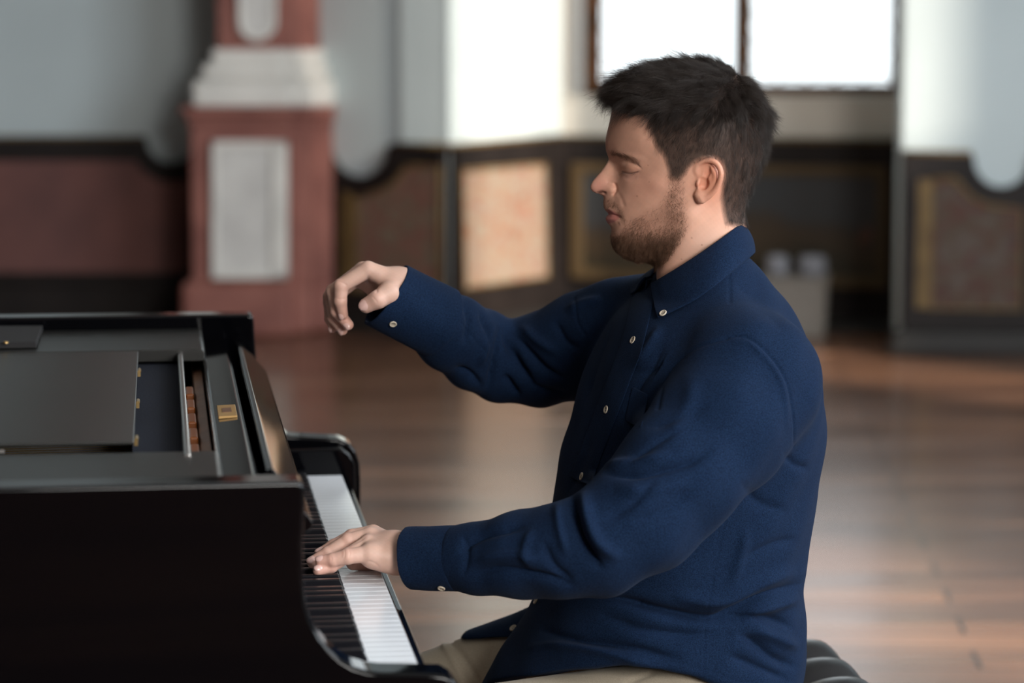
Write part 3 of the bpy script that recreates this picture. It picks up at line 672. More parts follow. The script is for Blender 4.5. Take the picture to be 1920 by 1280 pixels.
# photo pixel of every grid node on the near surface, for features drawn in the photograph's frame
_wn = np.sqrt(np.maximum(H0, 0)); GU, GV = pix(np.stack([GA.ravel(), -_wn.ravel(), GZ.ravel()], 1)); GU = GU.reshape(GA.shape); GV = GV.reshape(GA.shape)
def groove(pts, depth, sig, taper=True, side=0):
    """press a soft line into the face: depth and sigma in px"""
    global _wn
    d, t = polyd(GU.ravel(), GV.ravel(), spline(pts)); k = np.exp(-(d / sig) ** 2)
    if taper: k = k * np.clip(np.minimum(t, 1 - t) * 5 + .12, 0, 1)
    _wn = _wn - (depth / PXM) * k.reshape(GA.shape) * (H0 > 0)
def lump(x, y, h, sx, sy=None, rot=0):
    global _wn
    sy = sy or sx; c, s = math.cos(math.radians(rot)), math.sin(math.radians(rot)); u, v = GU - x, GV - y
    _wn = _wn + (h / PXM) * np.exp(-((u * c + v * s) / sx) ** 2 - ((-u * s + v * c) / sy) ** 2) * (H0 > 0)
lump(1183, 315, 5.5, 15, 8, 5)                                   # eyeball under the closed lid
groove([(1166, 321), (1173, 323.5), (1183, 325), (1192, 323.5), (1201, 321)], 2.8, 1.4)      # lash line
groove([(1167, 309), (1178, 304.5), (1192, 307), (1204, 317)], 2.0, 2.2)           # fold of the upper lid
groove([(1168, 331), (1180, 335), (1195, 332)], 1.2, 3)
groove([(1161, 318), (1160, 326), (1164, 334)], 1.2, 3)
lump(1182, 294, 2.5, 20, 6, 12)                                  # brow
groove([(1149, 343), (1154, 347), (1156, 355), (1152, 363), (1147, 367)], 4.5, 2.4)   # wing of the nose
lump(1145, 355, 2.5, 7, 7)
groove([(1136, 343), (1143, 341), (1149, 343)], 1.2, 3)
groove([(1122, 361.5), (1128, 360), (1134, 361.5)], 5.5, 2.2, False)               # nostril
groove([(1158, 360), (1166, 374), (1171, 390)], 1.5, 4)                            # fold beside the mouth
groove([(1137, 397.5), (1145, 400), (1154, 404), (1163, 407)], 4.2, 1.7, False)    # mouth
lump(1145, 410.5, 3.2, 12, 4.2, 5); lump(1146, 394, 1.8, 11, 4, 18)
groove([(1134, 386), (1144, 390), (1156, 399)], 1.0, 1.8)
groove([(1146, 421), (1154, 422), (1162, 418)], 2.2, 4)
lump(1225, 345, 2.5, 25, 14, 20)
Hd = np.where(H0 > 0, np.maximum(_wn, 1e-5) ** 2, H0)
_gx, _gy = np.gradient(Hd, HG); GRD = np.sqrt(_gx ** 2 + _gy ** 2)
def bil(G, a, z):
    i = np.clip((a - HA0) / HG, 0, G.shape[0] - 1.001); j = np.clip((z - HZ0) / HG, 0, G.shape[1] - 1.001); i0 = i.astype(int); j0 = j.astype(int); fi = i - i0; fj = j - j0
    return (G[i0, j0] * (1 - fi) + G[i0 + 1, j0] * fi) * (1 - fj) + (G[i0, j0 + 1] * (1 - fi) + G[i0 + 1, j0 + 1] * fi) * fj
def head_core(P):
    h = bil(Hd, P[:, 0], P[:, 2]); g = bil(GRD, P[:, 0], P[:, 2]); b = P[:, 1]
    d = (b * b - h) / np.sqrt(4 * b * b + g * g + 2e-4)
    ex = np.maximum(np.maximum(HA0 - P[:, 0], P[:, 0] - HA1), 0) + np.maximum(np.maximum(HZ0 - P[:, 2], P[:, 2] - HZ1), 0)
    return np.clip(d, -.03, .05) + ex
# ear (drawn on the near side; mirrored to the far side)
def E_(x, y, o): return L(x, y, -(o / PXM))
_rim = spline([(1311, 330, 100), (1306, 318, 102), (1310, 307, 106), (1322, 301, 111), (1337, 302, 116), (1348, 312, 120), (1352, 326, 121), (1349, 341, 118), (1341, 355, 113), (1330, 366, 108), (1318, 374, 104)], 3)
_anti = spline([(1331, 314, 110), (1340, 324, 112), (1340, 338, 111), (1333, 349, 108), (1322, 355, 105)], 3)
EAR_RIM = [E_(*q) for q in _rim]; EAR_ANTI = [E_(*q) for q in _anti]
def ear(P):
    P = P.copy(); P[:, 1] = -np.abs(P[:, 1])
    c = E_(1329, 338, 103); ax = E_(1338, 303, 103) - E_(1318, 376, 103); ax /= np.linalg.norm(ax)
    n_ = np.cross(ax, np.array([1, 0, 0.])); n_ = n_ - 0; tilt = np.array([-.20, -1, 0]); tilt /= np.linalg.norm(tilt); x_ = np.cross(ax, tilt); x_ /= np.linalg.norm(x_); tilt = np.cross(x_, ax)
    R = np.stack([x_, ax, tilt])
    d = ellip(P, c, (.0135, .0268, .0060), R)
    d = smin(d, chain(P, EAR_RIM, [.0030] + [.0034] * (len(EAR_RIM) - 2) + [.004], .001), .003)
    d = smin(d, chain(P, EAR_ANTI, [.0026] * len(EAR_ANTI), .001), .0035)
    d = smin(d, cone(P, E_(1310, 366, 100), E_(1312, 374, 99), .0050, .0038), .009)      # lobe
    d = smax(d, -ellip(P, E_(1318, 344, 112), (.0072, .0085, .0120), R), .0025)             # concha
    d = smax(d, -ellip(P, E_(1324, 323, 114), (.0050, .0100, .0095), R), .0025)
    d = smin(d, ellip(P, E_(1309, 343, 104), (.0026, .0045, .0032), R), .003)             # tragus
    return d
NECKP = [L(1318, 395), L(1320, 450), L(1318, 500), L(1316, 560)]
def neck(P):
    d = chain(P * np.array([1, 1.05, 1]), NECKP, [.048, .0550, .0535, .050], .01)
    d = smin(d, cone(P, L(1290, 400, -.045), L(1262, 520, -.018), .014, .012), .03)
    d = smin(d, cone(P, L(1290, 400, .045), L(1262, 520, .018), .014, .012), .03)
    return d
def head_f(P):
    d = smin(head_core(P), neck(P), .014)
    return smin(d, ear(P), .0035)

SK = mat('skin', (.56, .30, .22), .50, spec=.4, sss=.12)
def skin_nodes():
    nt = SK.node_tree; p = nt.nodes['Principled BSDF']; p.inputs['Subsurface Radius'].default_value = (1.0, .35, .2); p.inputs['Subsurface Scale'].default_value = .006
    at_ = nt.nodes.new('ShaderNodeAttribute'); at_.attribute_name = 'tone'; nt.links.new(at_.outputs['Color'], p.inputs['Base Color'])
    tc = nt.nodes.new('ShaderNodeTexCoord'); v = nt.nodes.new('ShaderNodeTexNoise'); v.inputs['Scale'].default_value = 900; v.inputs['Detail'].default_value = 2
    b = nt.nodes.new('ShaderNodeBump'); b.inputs['Strength'].default_value = .15; b.inputs['Distance'].default_value = .0004
    nt.links.new(tc.outputs['Object'], v.inputs['Vector']); nt.links.new(v.outputs['Fac'], b.inputs['Height']); nt.links.new(b.outputs[0], p.inputs['Normal'])
skin_nodes()

# ------------------------------------------------------------------ HANDS
def rel(o, s, x, y, b): return L(o[0] + x / s, o[1] + y / s, b)
RH = lambda x, y, b: rel((580, 460), 5.818, x, y, b)
RB = .095                                                         # the raised right hand: distance beyond the median plane
R_FING = {  # name: joints (crop px, b), radii
 'index': ([(640, 262, RB - .004), (348, 440, RB - .010), (338, 610, RB - .010), (368, 752, RB - .006)], [.0112, .0098, .0086, .0068]),
 'middle': ([(585, 268, RB + .018), (262, 500, RB + .012), (300, 720, RB + .006), (425, 865, RB + .002)], [.0112, .0098, .0086, .0072]),
 'ring': ([(530, 310, RB + .038), (226, 560, RB + .032), (262, 790, RB + .026), (362, 925, RB + .020)], [.0108, .0092, .0080, .0068]),
 'little': ([(500, 380, RB + .056), (215, 620, RB + .048), (222, 800, RB + .042), (258, 905, RB + .038)], [.0095, .0078, .0068, .0058])}
R_THUMB = ([(935, 480, RB + .000), (868, 520, RB - .024), (745, 590, RB - .036), (622, 655, RB - .034)], [.0155, .0140, .0122, .0102])
R_WRIST = [(985, 425, RB + .012), (1080, 480, RB + .024), (1300, 745, RB + .046)]
LH = lambda x, y, b: rel((540, 940), 5.333, x, y, b)
LB = -.235
L_FING = {
 'little': ([(810, 520, LB - .012), (596, 548, LB - .020), (445, 585, LB - .022), (330, 598, LB - .022)], [.0105, .0096, .0084, .0072]),
 'ring': ([(800, 420, LB + .010), (600, 535, LB - .004), (430, 648, LB - .018), (305, 688, LB - .026)], [.0105, .0090, .0080, .0072]),
 'middle': ([(820, 345, LB + .030), (600, 395, LB + .024), (400, 520, LB + .016), (250, 605, LB + .010)], [.0110, .0098, .0088, .0078]),
 'index': ([(850, 320, LB + .052), (640, 352, LB + .050), (455, 445, LB + .040), (330, 520, LB + .030)], [.0110, .0096, .0084, .0075])}
L_THUMB = ([(1010, 520, LB + .062), (900, 580, LB + .070), (780, 610, LB + .062), (650, 615, LB + .052)], [.015, .012, .0105, .0090])
L_WRIST = [(1080, 480, LB + .016), (1250, 500, LB + .016), (1600, 560, LB + .02)]
NAILS = []
def hand_parts(C, FG, TH, WR, heel):
    F_ = {k: ([C(*q) for q in j], r) for k, (j, r) in FG.items()}; T_ = ([C(*q) for q in TH[0]], TH[1]); W_ = [C(*q) for q in WR]
    order = ['index', 'middle', 'ring', 'little']
    def f(P):
        d = None
        w0 = W_[0]
        for i, k in enumerate(order):
            m = F_[k][0][0]; bs = w0 + (m - F_['middle'][0][0]) * .42
            e = cone(P, m, bs, F_[k][1][0] * 1.02, .0150); d = e if d is None else smin(d, e, .012)
        mid = (F_['index'][0][0] + F_['little'][0][0] + 2 * w0) / 4
        d = smin(d, cone(P, W_[0], W_[1], .0235, .0215), .012); d = smin(d, cone(P, W_[1], W_[2], .0215, .0215), .008)
        d = smin(d, cone(P, C(*heel[0]), C(*heel[1]), .013, .014), .018)
        d = smin(d, cone(P, T_[0][0], T_[0][1], *T_[1][:2]), .014)
        t = chain(P, T_[0][1:], T_[1][1:], .003); d = smin(d, t, .006)
        for k in order:
            J, r = F_[k]; e = chain(P, J, r, .0015)
            for q in (1, 2): e = smin(e, ellip(P, J[q], (r[q] * 1.02,) * 3), .002)
            d = smin(d, e, .0022)
        return d
    return f, F_, T_, W_
def nail(tip, prev, face, w=.0055, l=.0065):
    ax = tip - prev; ax /= np.linalg.norm(ax); n_ = np.asarray(face, float); n_ = n_ - ax * (n_ @ ax); n_ /= np.linalg.norm(n_); s = np.cross(ax, n_)
    return np.stack([s, ax, n_]), w, l
rh_f, RHF, RHT, RHW = hand_parts(RH, R_FING, R_THUMB, R_WRIST, [(760, 470, RB + .045), (960, 520, RB + .03)])
lh_f, LHF, LHT, LHW = hand_parts(LH, L_FING, L_THUMB, L_WRIST, [(860, 560, LB - .006), (1090, 600, LB + .000)])
def addnails(Fd, T, dirs):
    for k in ('index', 'middle', 'ring', 'little'):
        J, r = Fd[k]; R, w, l = nail(J[3], J[2], dirs[k]); NAILS.append((J[3] + R[2] * r[3] * .90 + R[1] * r[3] * .05, R, r[3] * .74, r[3] * .88))
    J, r = T; R, w, l = nail(J[3], J[2], dirs['thumb']); NAILS.append((J[3] + R[2] * r[3] * .93 - R[1] * r[3] * .05, R, r[3] * .74, r[3] * .88))
addnails(RHF, RHT, {'index': (-.6, -.8, .1), 'middle': (-.3, -.9, -.4), 'ring': (-.5, -.8, -.3), 'little': (-.8, -.5, -.3), 'thumb': (-.25, -.95, .15)})
addnails(LHF, LHT, {'index': (-.4, -.3, .8), 'middle': (-.2, -.6, .75), 'ring': (-.2, -.75, .6), 'little': (0, -.55, .85), 'thumb': (0, -.3, .9)})
def with_nails(f, lst):
    def g(P):
        d = f(P)
        for c, R, w, l in lst:
            e = ellip(P, c - R[2] * .0012, (w, l, .0024), R); d = smin(d, e, .0006)
        return d
    return g
rh_g, lh_g = rh_f, lh_f
# crease lines pressed into the hands (photo px), near side only
HAND_CREASE = [([(634, 531), (640, 529), (652, 536)], .7, 1.6), ([(631, 560), (640, 561), (650, 559)], .8, 1.4), ([(697, 555), (703, 561), (709, 570)], .5, 1.8), ([(700, 535), (707, 545), (703, 548)], 1.4, 2.2),
    ([(691, 515), (690, 528), (697, 546)], 1.4, 3), ([(718, 529), (709, 538), (702, 547)], 1.3, 2.0), ([(722, 575), (740, 573), (752, 560)], .8, 2),
    ([(644, 1026), (647, 1036), (645, 1048)], .55, 1.3), ([(652, 1026), (656, 1036), (654, 1048)], .5, 1.3), ([(620, 1040), (622, 1047), (621, 1055)], .45, 1.2), ([(640, 1026), (664, 1018), (690, 1004)], 1.2, 2.4), ([(676, 1056), (692, 1052), (706, 1058), (712, 1066)], .9, 2.2)]
# ================================================================== PERSON
def lerp(a, b, t): return a + (b - a) * t
# ---- torso sections in the figure frame (used for the shirt and, shrunk, for the body inside it)
PSI = math.radians(17); FD = np.array([-math.cos(PSI), -math.sin(PSI)]); SD = np.array([math.sin(PSI), -math.cos(PSI)])
ROWS = [  # py, front px, back px, half width m
 (468, 1290, 1404, .056), (486, 1268, 1418, .068), (505, 1246, 1434, .082), (525, 1222, 1450, .096), (545, 1196, 1468, .110), (570, 1164, 1486, .130), (600, 1134, 1503, .155), (640, 1108, 1521, .187), (690, 1086, 1537, .204), (745, 1067, 1546, .208), (800, 1052, 1547, .206),
 (850, 1036, 1542, .204), (900, 1026, 1535, .202), (950, 1021, 1526, .200), (1000, 1017, 1518, .199), (1050, 1010, 1512, .198), (1095, 1000, 1507, .197), (1150, 975, 1514, .200), (1200, 945, 1515, .203), (1250, 912, 1511, .205), (1320, 880, 1498, .205), (1400, 880, 1480, .20)]
_R = spline([(r[0], r[1], r[2], r[3]) for r in ROWS], 6)
_tz = np.array([L(1300, v)[2] for v in _R[:, 0]])[::-1]
_tf = np.array([L(f, v)[0] for v, f in _R[:, :2]])[::-1]; _tb = np.array([L(f, v)[0] for v, f in _R[:, [0, 2]]])[::-1]; _tB = _R[::-1, 3]
def torso(P, sh=0.0, n=2.35):
    z = P[:, 2]; f = np.interp(z, _tz, _tf); k = np.interp(z, _tz, _tb); B = np.interp(z, _tz, _tB) - sh; e = (k - f) / 2 - sh - .011; c = (f + k) / 2 + .004
    A = np.sqrt(np.maximum(e ** 2 - (B * math.sin(PSI)) ** 2, 1e-4)) / math.cos(PSI)
    va = P[:, 0] - c; vb = P[:, 1]; x1 = np.abs(va * FD[0] + vb * FD[1]); x2 = np.abs(va * SD[0] + vb * SD[1])
    g = ((x1 / A) ** n + (x2 / B) ** n) ** (1 / n) + 1e-9; r = np.hypot(va, vb)
    d = (1 - 1 / g) * r; d = np.where(g < .25, -.75 * np.minimum(A, B), d)
    return smax(d, np.maximum(z - (_tz[-1] - sh), _tz[0] - z), .01)
# arms: sleeve centre lines (px, py, b) and radii in metres
LARM = [(1398, 728, -.150, .092), (1350, 800, -.200, .085), (1275, 888, -.250, .077), (1200, 970, -.285, .0705), (1125, 1016, -.300, .0635), (1055, 1032, -.300, .057), (975, 1040, -.285, .052), (905, 1046, -.266, .0440), (848, 1047, -.252, .0388)]
RARM = [(1235, 640, .150, .085), (1165, 632, .185, .080), (1090, 650, .215, .0735), (1010, 674, .235, .0635), (945, 680, .240, .0550), (895, 656, .215, .0550), (850, 626, .180, .0515), (815, 600, .150, .0490)]
def arm(P, T, sh=0.0, k=.012): return chain(P, [L(*q[:3]) for q in T], [q[3] - sh for q in T], k)
LCUFF = [L(850, 1047, -.252), L(768, 1046, -.234)]; LCR = (.0400, .0372)
RCUFF = [L(818, 601, .153), L(724, 552, .108)]; RCR = (.0495, .0465)
def planecut(P, a, n): n = np.asarray(n, float) / np.linalg.norm(n); return (P - a) @ n
def sleeve_cut(P, C): return planecut(P, C[0], C[0] * 0 + (C[0] - C[1]) * -1)

def px_of(P): return pix(P)
HEM = spline([(880, 1330), (915, 1284), (965, 1272), (1030, 1262), (1100, 1252), (1160, 1246), (1220, 1252), (1290, 1266), (1345, 1282), (1420, 1302), (1520, 1310)], 4)
RTHIGH = ([L(1180, 1222, .10), L(720, 1352, .20)], (.094, .074))
def shirt_f(P):
    d = torso(P)
    la = smax(arm(P, LARM), planecut(P, LCUFF[0], LCUFF[1] - LCUFF[0]), .002)
    ra = smax(arm(P, RARM), planecut(P, RCUFF[0], RCUFF[1] - RCUFF[0]), .002)
    d = smin(d, la, .014); d = smin(d, ra, .022)
    # shoulder caps and the yoke
    d = smin(d, cone(P, L(1340, 585, -.06), L(1400, 700, -.140), .050, .082), .03)
    d = smin(d, cone(P, L(1290, 560, .06), L(1240, 625, .150), .055, .078), .03)
    d = smax(d, -chain(P, [L(1306, 380), L(1310, 450), L(1308, 505)], [.054, .052, .050]), .006)
    u, v = pix(P)
    d = smax(d, (np.interp(u, HEM[:, 0], HEM[:, 1]) - v) * -1.0 / PXM * .9, .006)
    # front tail lying over the far thigh
    t = cone(P, *RTHIGH[0], RTHIGH[1][0] + .008, RTHIGH[1][1] + .009)
    lim = np.maximum.reduce([(v - 1197 - (u - 900) * .0) / PXM, (np.interp(v, [1110, 1125, 1150, 1175, 1198], [960, 922, 893, 875, 862]) - u) / PXM, P[:, 1] - .20, .03 - P[:, 1], (u - 1060) / PXM])
    d = np.minimum(d, smax(t, lim, .004))
    return d
WR = {  # folds and seams: (px polyline, depth px (+ into the cloth, - ridge), sigma px, zone)
'folds': [
 ([(1071, 922), (1078, 975), (1098, 1030), (1130, 1066)], 11, 9, 'L'), ([(1093, 920), (1102, 975), (1124, 1020), (1164, 1048)], -5.5, 11, 'L'), ([(1046, 940), (1050, 990), (1064, 1045)], -3.5, 10, 'L'),
 ([(1128, 884), (1160, 889), (1215, 887), (1282, 872), (1340, 842)], 5, 8, 'L'), ([(1120, 872), (1180, 868), (1260, 850)], -3, 10, 'L'), ([(1150, 915), (1220, 920), (1300, 900)], -2.5, 12, 'L'),
 ([(1180, 980), (1240, 960), (1310, 915)], 2.5, 11, 'L'), ([(858, 1036), (902, 1006), (985, 985)], 4.5, 8, 'L'), ([(884, 1078), (940, 1066), (1030, 1084), (1080, 1100)], 4.5, 8, 'L'), ([(880, 1052), (950, 1040), (1020, 1050)], -3, 10, 'L'),
 ([(1018, 1015), (1040, 1060), (1075, 1092)], 4, 8, 'L'), ([(1000, 990), (985, 1030), (1000, 1070)], -2.5, 9, 'L'), ([(868, 1000), (876, 1040), (868, 1080)], 2.5, 6, 'L'), ([(1200, 800), (1260, 790), (1330, 760)], 2, 14, 'L'),
 ([(1300, 700), (1290, 760), (1250, 830)], -2, 16, 'L'), ([(1170, 880), (1230, 830), (1290, 800)], 2.5, 9, 'L'), ([(1230, 900), (1180, 950), (1130, 975)], 2.5, 9, 'L'),
 ([(1512, 1092), (1470, 1104), (1422, 1122), (1375, 1146), (1335, 1160), (1253, 1148), (1165, 1124), (1092, 1116)], 9, 9, 'T'), ([(1500, 1120), (1440, 1138), (1390, 1165)], -5, 11, 'T'), ([(1495, 1070), (1430, 1092), (1350, 1128), (1260, 1118)], -5, 12, 'T'),
 ([(1335, 1166), (1400, 1156), (1450, 1160), (1490, 1180)], 6, 8, 'T'), ([(1496, 1252), (1450, 1232), (1410, 1200), (1380, 1190)], 5, 9, 'T'), ([(1500, 1215), (1455, 1195), (1410, 1178)], -4, 10, 'T'), ([(1480, 1275), (1420, 1250), (1360, 1225)], 4, 9, 'T'),
 ([(1120, 1150), (1200, 1178), (1290, 1190), (1350, 1185)], 4.5, 11, 'T'), ([(1010, 1180), (1080, 1200), (1170, 1212), (1280, 1238)], 5, 9, 'T'), ([(990, 1215), (1060, 1210), (1130, 1222), (1250, 1252)], -4, 9, 'T'), ([(1390, 900), (1420, 940), (1480, 960)], 2.5, 12, 'T'),
 ([(1500, 1010), (1450, 1020), (1390, 1050)], 2.5, 10, 'T'), ([(1400, 985), (1390, 1040), (1370, 1100)], -2, 10, 'T'), ([(1520, 880), (1490, 870), (1470, 850)], 2.5, 8, 'T'),
 ([(1410, 575), (1440, 590), (1470, 620)], 1.0, 12, 'T'), ([(1380, 530), (1400, 550), (1430, 560)], .8, 10, 'T'),
 ([(1250, 640), (1200, 720), (1160, 800)], 2.5, 10, 'T'), ([(1290, 660), (1230, 690), (1180, 700)], 2, 9, 'T'), ([(1150, 600), (1120, 680), (1095, 760)], 2.5, 10, 'T'), ([(1240, 610), (1210, 660), (1190, 690)], -2.5, 8, 'T'), ([(1110, 800), (1095, 860), (1060, 930)], 2.5, 9, 'T'), ([(1310, 600), (1280, 640), (1260, 665)], 2, 8, 'T'),
 ([(949, 602), (956, 644), (972, 684), (1004, 728)], 7, 8, 'R'), ([(961, 622), (991, 658), (1024, 694), (1062, 712)], 5, 7, 'R'), ([(942, 606), (936, 644), (926, 690), (912, 735)], 6, 7, 'R'), ([(925, 600), (912, 640), (900, 690)], -4, 8, 'R'), ([(975, 610), (1010, 640), (1050, 662)], -3.5, 9, 'R'),
 ([(900, 582), (912, 610), (915, 650)], 5, 6, 'R'), ([(868, 560), (880, 600), (870, 650)], 3.5, 7, 'R'), ([(1040, 600), (1060, 640), (1088, 655)], 3, 8, 'R'), ([(850, 690), (880, 700), (905, 730)], 4, 7, 'R'), ([(990, 720), (1030, 735), (1065, 738)], 3, 7, 'R'), ([(780, 570), (815, 600), (838, 650)], 2.5, 7, 'R'), ([(1060, 585), (1090, 570), (1130, 560)], -2.5, 8, 'R'), ([(945, 700), (960, 725), (975, 745)], 5, 6, 'R')],
'seams': [
 ([(1362, 634), (1382, 630), (1404, 634), (1432, 655), (1457, 684), (1474, 715), (1483, 750), (1489, 800), (1488, 838)], 2.6, 1.9, 'A'), ([(1370, 642), (1402, 643), (1428, 664), (1450, 690), (1466, 720), (1474, 760), (1478, 810)], -1.2, 5, 'A'),
 ([(1366, 505), (1368, 560), (1366, 600), (1362, 634)], 1.8, 1.8, 'T'), ([(1362, 634), (1310, 650), (1282, 668), (1258, 692), (1243, 722), (1234, 765)], 2.2, 3.2, 'A'),
 ([(1368, 935), (1352, 1010), (1340, 1070), (1326, 1150), (1320, 1210), (1318, 1270)], 1.4, 1.6, 'T'), ([(1360, 935), (1344, 1010), (1332, 1070), (1318, 1150), (1312, 1210), (1310, 1270)], .9, 1.4, 'T'),
 ([(1078, 560), (1080, 590), (1086, 612), (1098, 628)], 2.0, 2.4, 'A'), ([(1000, 1232), (1080, 1224), (1180, 1226), (1290, 1248), (1400, 1282)], .9, 1.5, 'T'),
 ([(860, 600), (905, 655), (930, 690)], 1.4, 1.8, 'R')]}
FOLD = 2.9
def crumple(V, N, lst, hz):
    u, v = pix(V); D = np.zeros(len(V)); vd = toW(V) - CAM; vd = vd @ FR.T; vd /= np.linalg.norm(vd, axis=1, keepdims=True)
    face = np.clip(-(N * vd).sum(1) * 2.2 + .15, 0, 1)
    la = arm(V, LARM, -.004); ra = arm(V, RARM, -.004); t = torso(V)
    isL = (la < .012) & (u < 1500); isR = (ra < .012) & (V[:, 1] > .08)
    for pts, dep, sg, zone in lst:
        d, s = polyd(u, v, spline(pts, 5)); k = (np.exp(-(d / (sg * .85)) ** 1.25) if dep > 0 and sg > 4 else np.exp(-(d / sg) ** 2)) * (np.clip(np.minimum(s, 1 - s) * 4 + .05, 0, 1) if sg > 4 else 1)
        if zone == 'L': k = k * isL
        elif zone == 'R': k = k * isR
        elif zone == 'T': k = k * (~isL | (u > 1380))
        D -= dep * (FOLD if sg > 4 else 1.1) / PXM * k * face
    return V + N * D[:, None]
# low, broad unevenness of hanging cloth
def drape(V, N, amp):
    s = np.sin(V[:, 0] * 41 + V[:, 2] * 23 + 1.3) * np.sin(V[:, 2] * 37 - V[:, 1] * 31) + .6 * np.sin(V[:, 0] * 83 - V[:, 2] * 61 + V[:, 1] * 47)
    return V + N * (amp * s)[:, None]

person = None
# ---- body: head and neck, hands and the limbs inside the clothes, one mesh
lo = L(1090, 560, -.12); hi = L(1450, 90, .12)
Vh, Fh = sdf_mesh(head_f, (lo[0] - .01, -.105, L(1300, 545)[2]), (hi[0] + .01, .105, hi[2]), .00085)
Vh = smooth_v(Vh, Fh, 2, .45)
def bounds(pts, r): P = np.array(pts); return P.min(0) - r, P.max(0) + r
a_, b_ = bounds([p for j in RHF.values() for p in j[0]] + RHT[0] + RHW, .035)
Vr, Fr = sdf_mesh(rh_g, a_, b_, .0008)
a_, b_ = bounds([p for j in LHF.values() for p in j[0]] + LHT[0] + LHW, .035)
Vl, Fl = sdf_mesh(lh_g, a_, b_, .0008)
def handcrease(V, Fc):
    V = smooth_v(V, Fc, 2, .4); N = normals(V, Fc); u, v = pix(V); face = np.clip(-N[:, 1] * 2, 0, 1); D = np.zeros(len(V))
    for pts, dep, sg in HAND_CREASE:
        d, s = polyd(u, v, spline(pts, 4)); D -= dep / PXM * np.exp(-(d / sg) ** 2) * np.clip(np.minimum(s, 1 - s) * 4, 0, 1) * face
    return V + N * D[:, None]
Vr = handcrease(Vr, Fr); Vl = handcrease(Vl, Fl)
def inner_f(P):
    d = torso(P, .022)
    d = smin(d, arm(P, LARM, .022), .02); d = smin(d, arm(P, RARM, .024), .02)
    d = smin(d, chain(P, [L(1330, 570), L(1320, 510)], [.058, .052]), .02)
    d = smin(d, cone(P, LHW[1], L(905, 1046, -.266), .0215, .026), .01); d = smin(d, cone(P, RHW[2], L(850, 626, .18), .0215, .026), .01)
    return smax(d, L(1300, 1090)[2] - P[:, 2], .01)
Vi, Fi = sdf_mesh(inner_f, (-.42, -.36, L(1300, 1110)[2]), (.24, .36, .02), .006)
Vb = np.vstack([Vh, Vr, Vl, Vi]); Fb = np.vstack([Fh, Fr + len(Vh), Fl + len(Vh) + len(Vr), Fi + len(Vh) + len(Vr) + len(Vl)])
person = fig_mesh('person', Vb, Fb, SK, None)
tag(person, 'man in a navy shirt seated in profile at the piano, eyes closed, right hand raised', 'person')

# ---- colour of the skin (lips, flush, stubble, nails; the nostril's shade is painted in)
HAIRLINE = [(1144, 200), (1160, 203), (1185, 208), (1224, 213), (1219, 228), (1218, 240), (1224, 258), (1230, 272), (1243, 288), (1249, 300), (1254, 318), (1257, 332), (1272, 336), (1283, 326), (1291, 312), (1303, 302), (1320, 295), (1340, 294), (1354, 302), (1360, 325), (1356, 350), (1354, 372), (1357, 395), (1362, 418), (1385, 424), (1420, 424), (1500, 300), (1500, 60), (1100, 60), (1100, 200)]
BEARD = [(1255, 328), (1262, 330), (1280, 333), (1281, 350), (1279, 365), (1284, 382), (1288, 405), (1287, 425), (1278, 445), (1264, 465), (1250, 482), (1235, 496), (1212, 500), (1170, 490), (1140, 465), (1139, 440), (1146, 434), (1158, 440), (1170, 436), (1178, 424), (1190, 412), (1203, 404), (1222, 398), (1238, 386), (1250, 368), (1256, 350)]
MOUST = [(1132, 374), (1145, 372), (1157, 380), (1168, 396), (1174, 414), (1170, 420), (1162, 408), (1152, 397), (1140, 391), (1131, 385)]
BROW = spline([(1149, 289), (1163, 291), (1178, 294), (1190, 300), (1196, 307)], 5)
def softmask(u, v, poly, s):
    d = polyd(u, v, list(poly) + [poly[0]])[0]; i = inpoly(u, v, poly); return np.clip(.5 + np.where(i, d, -d) / (2 * s), 0, 1)
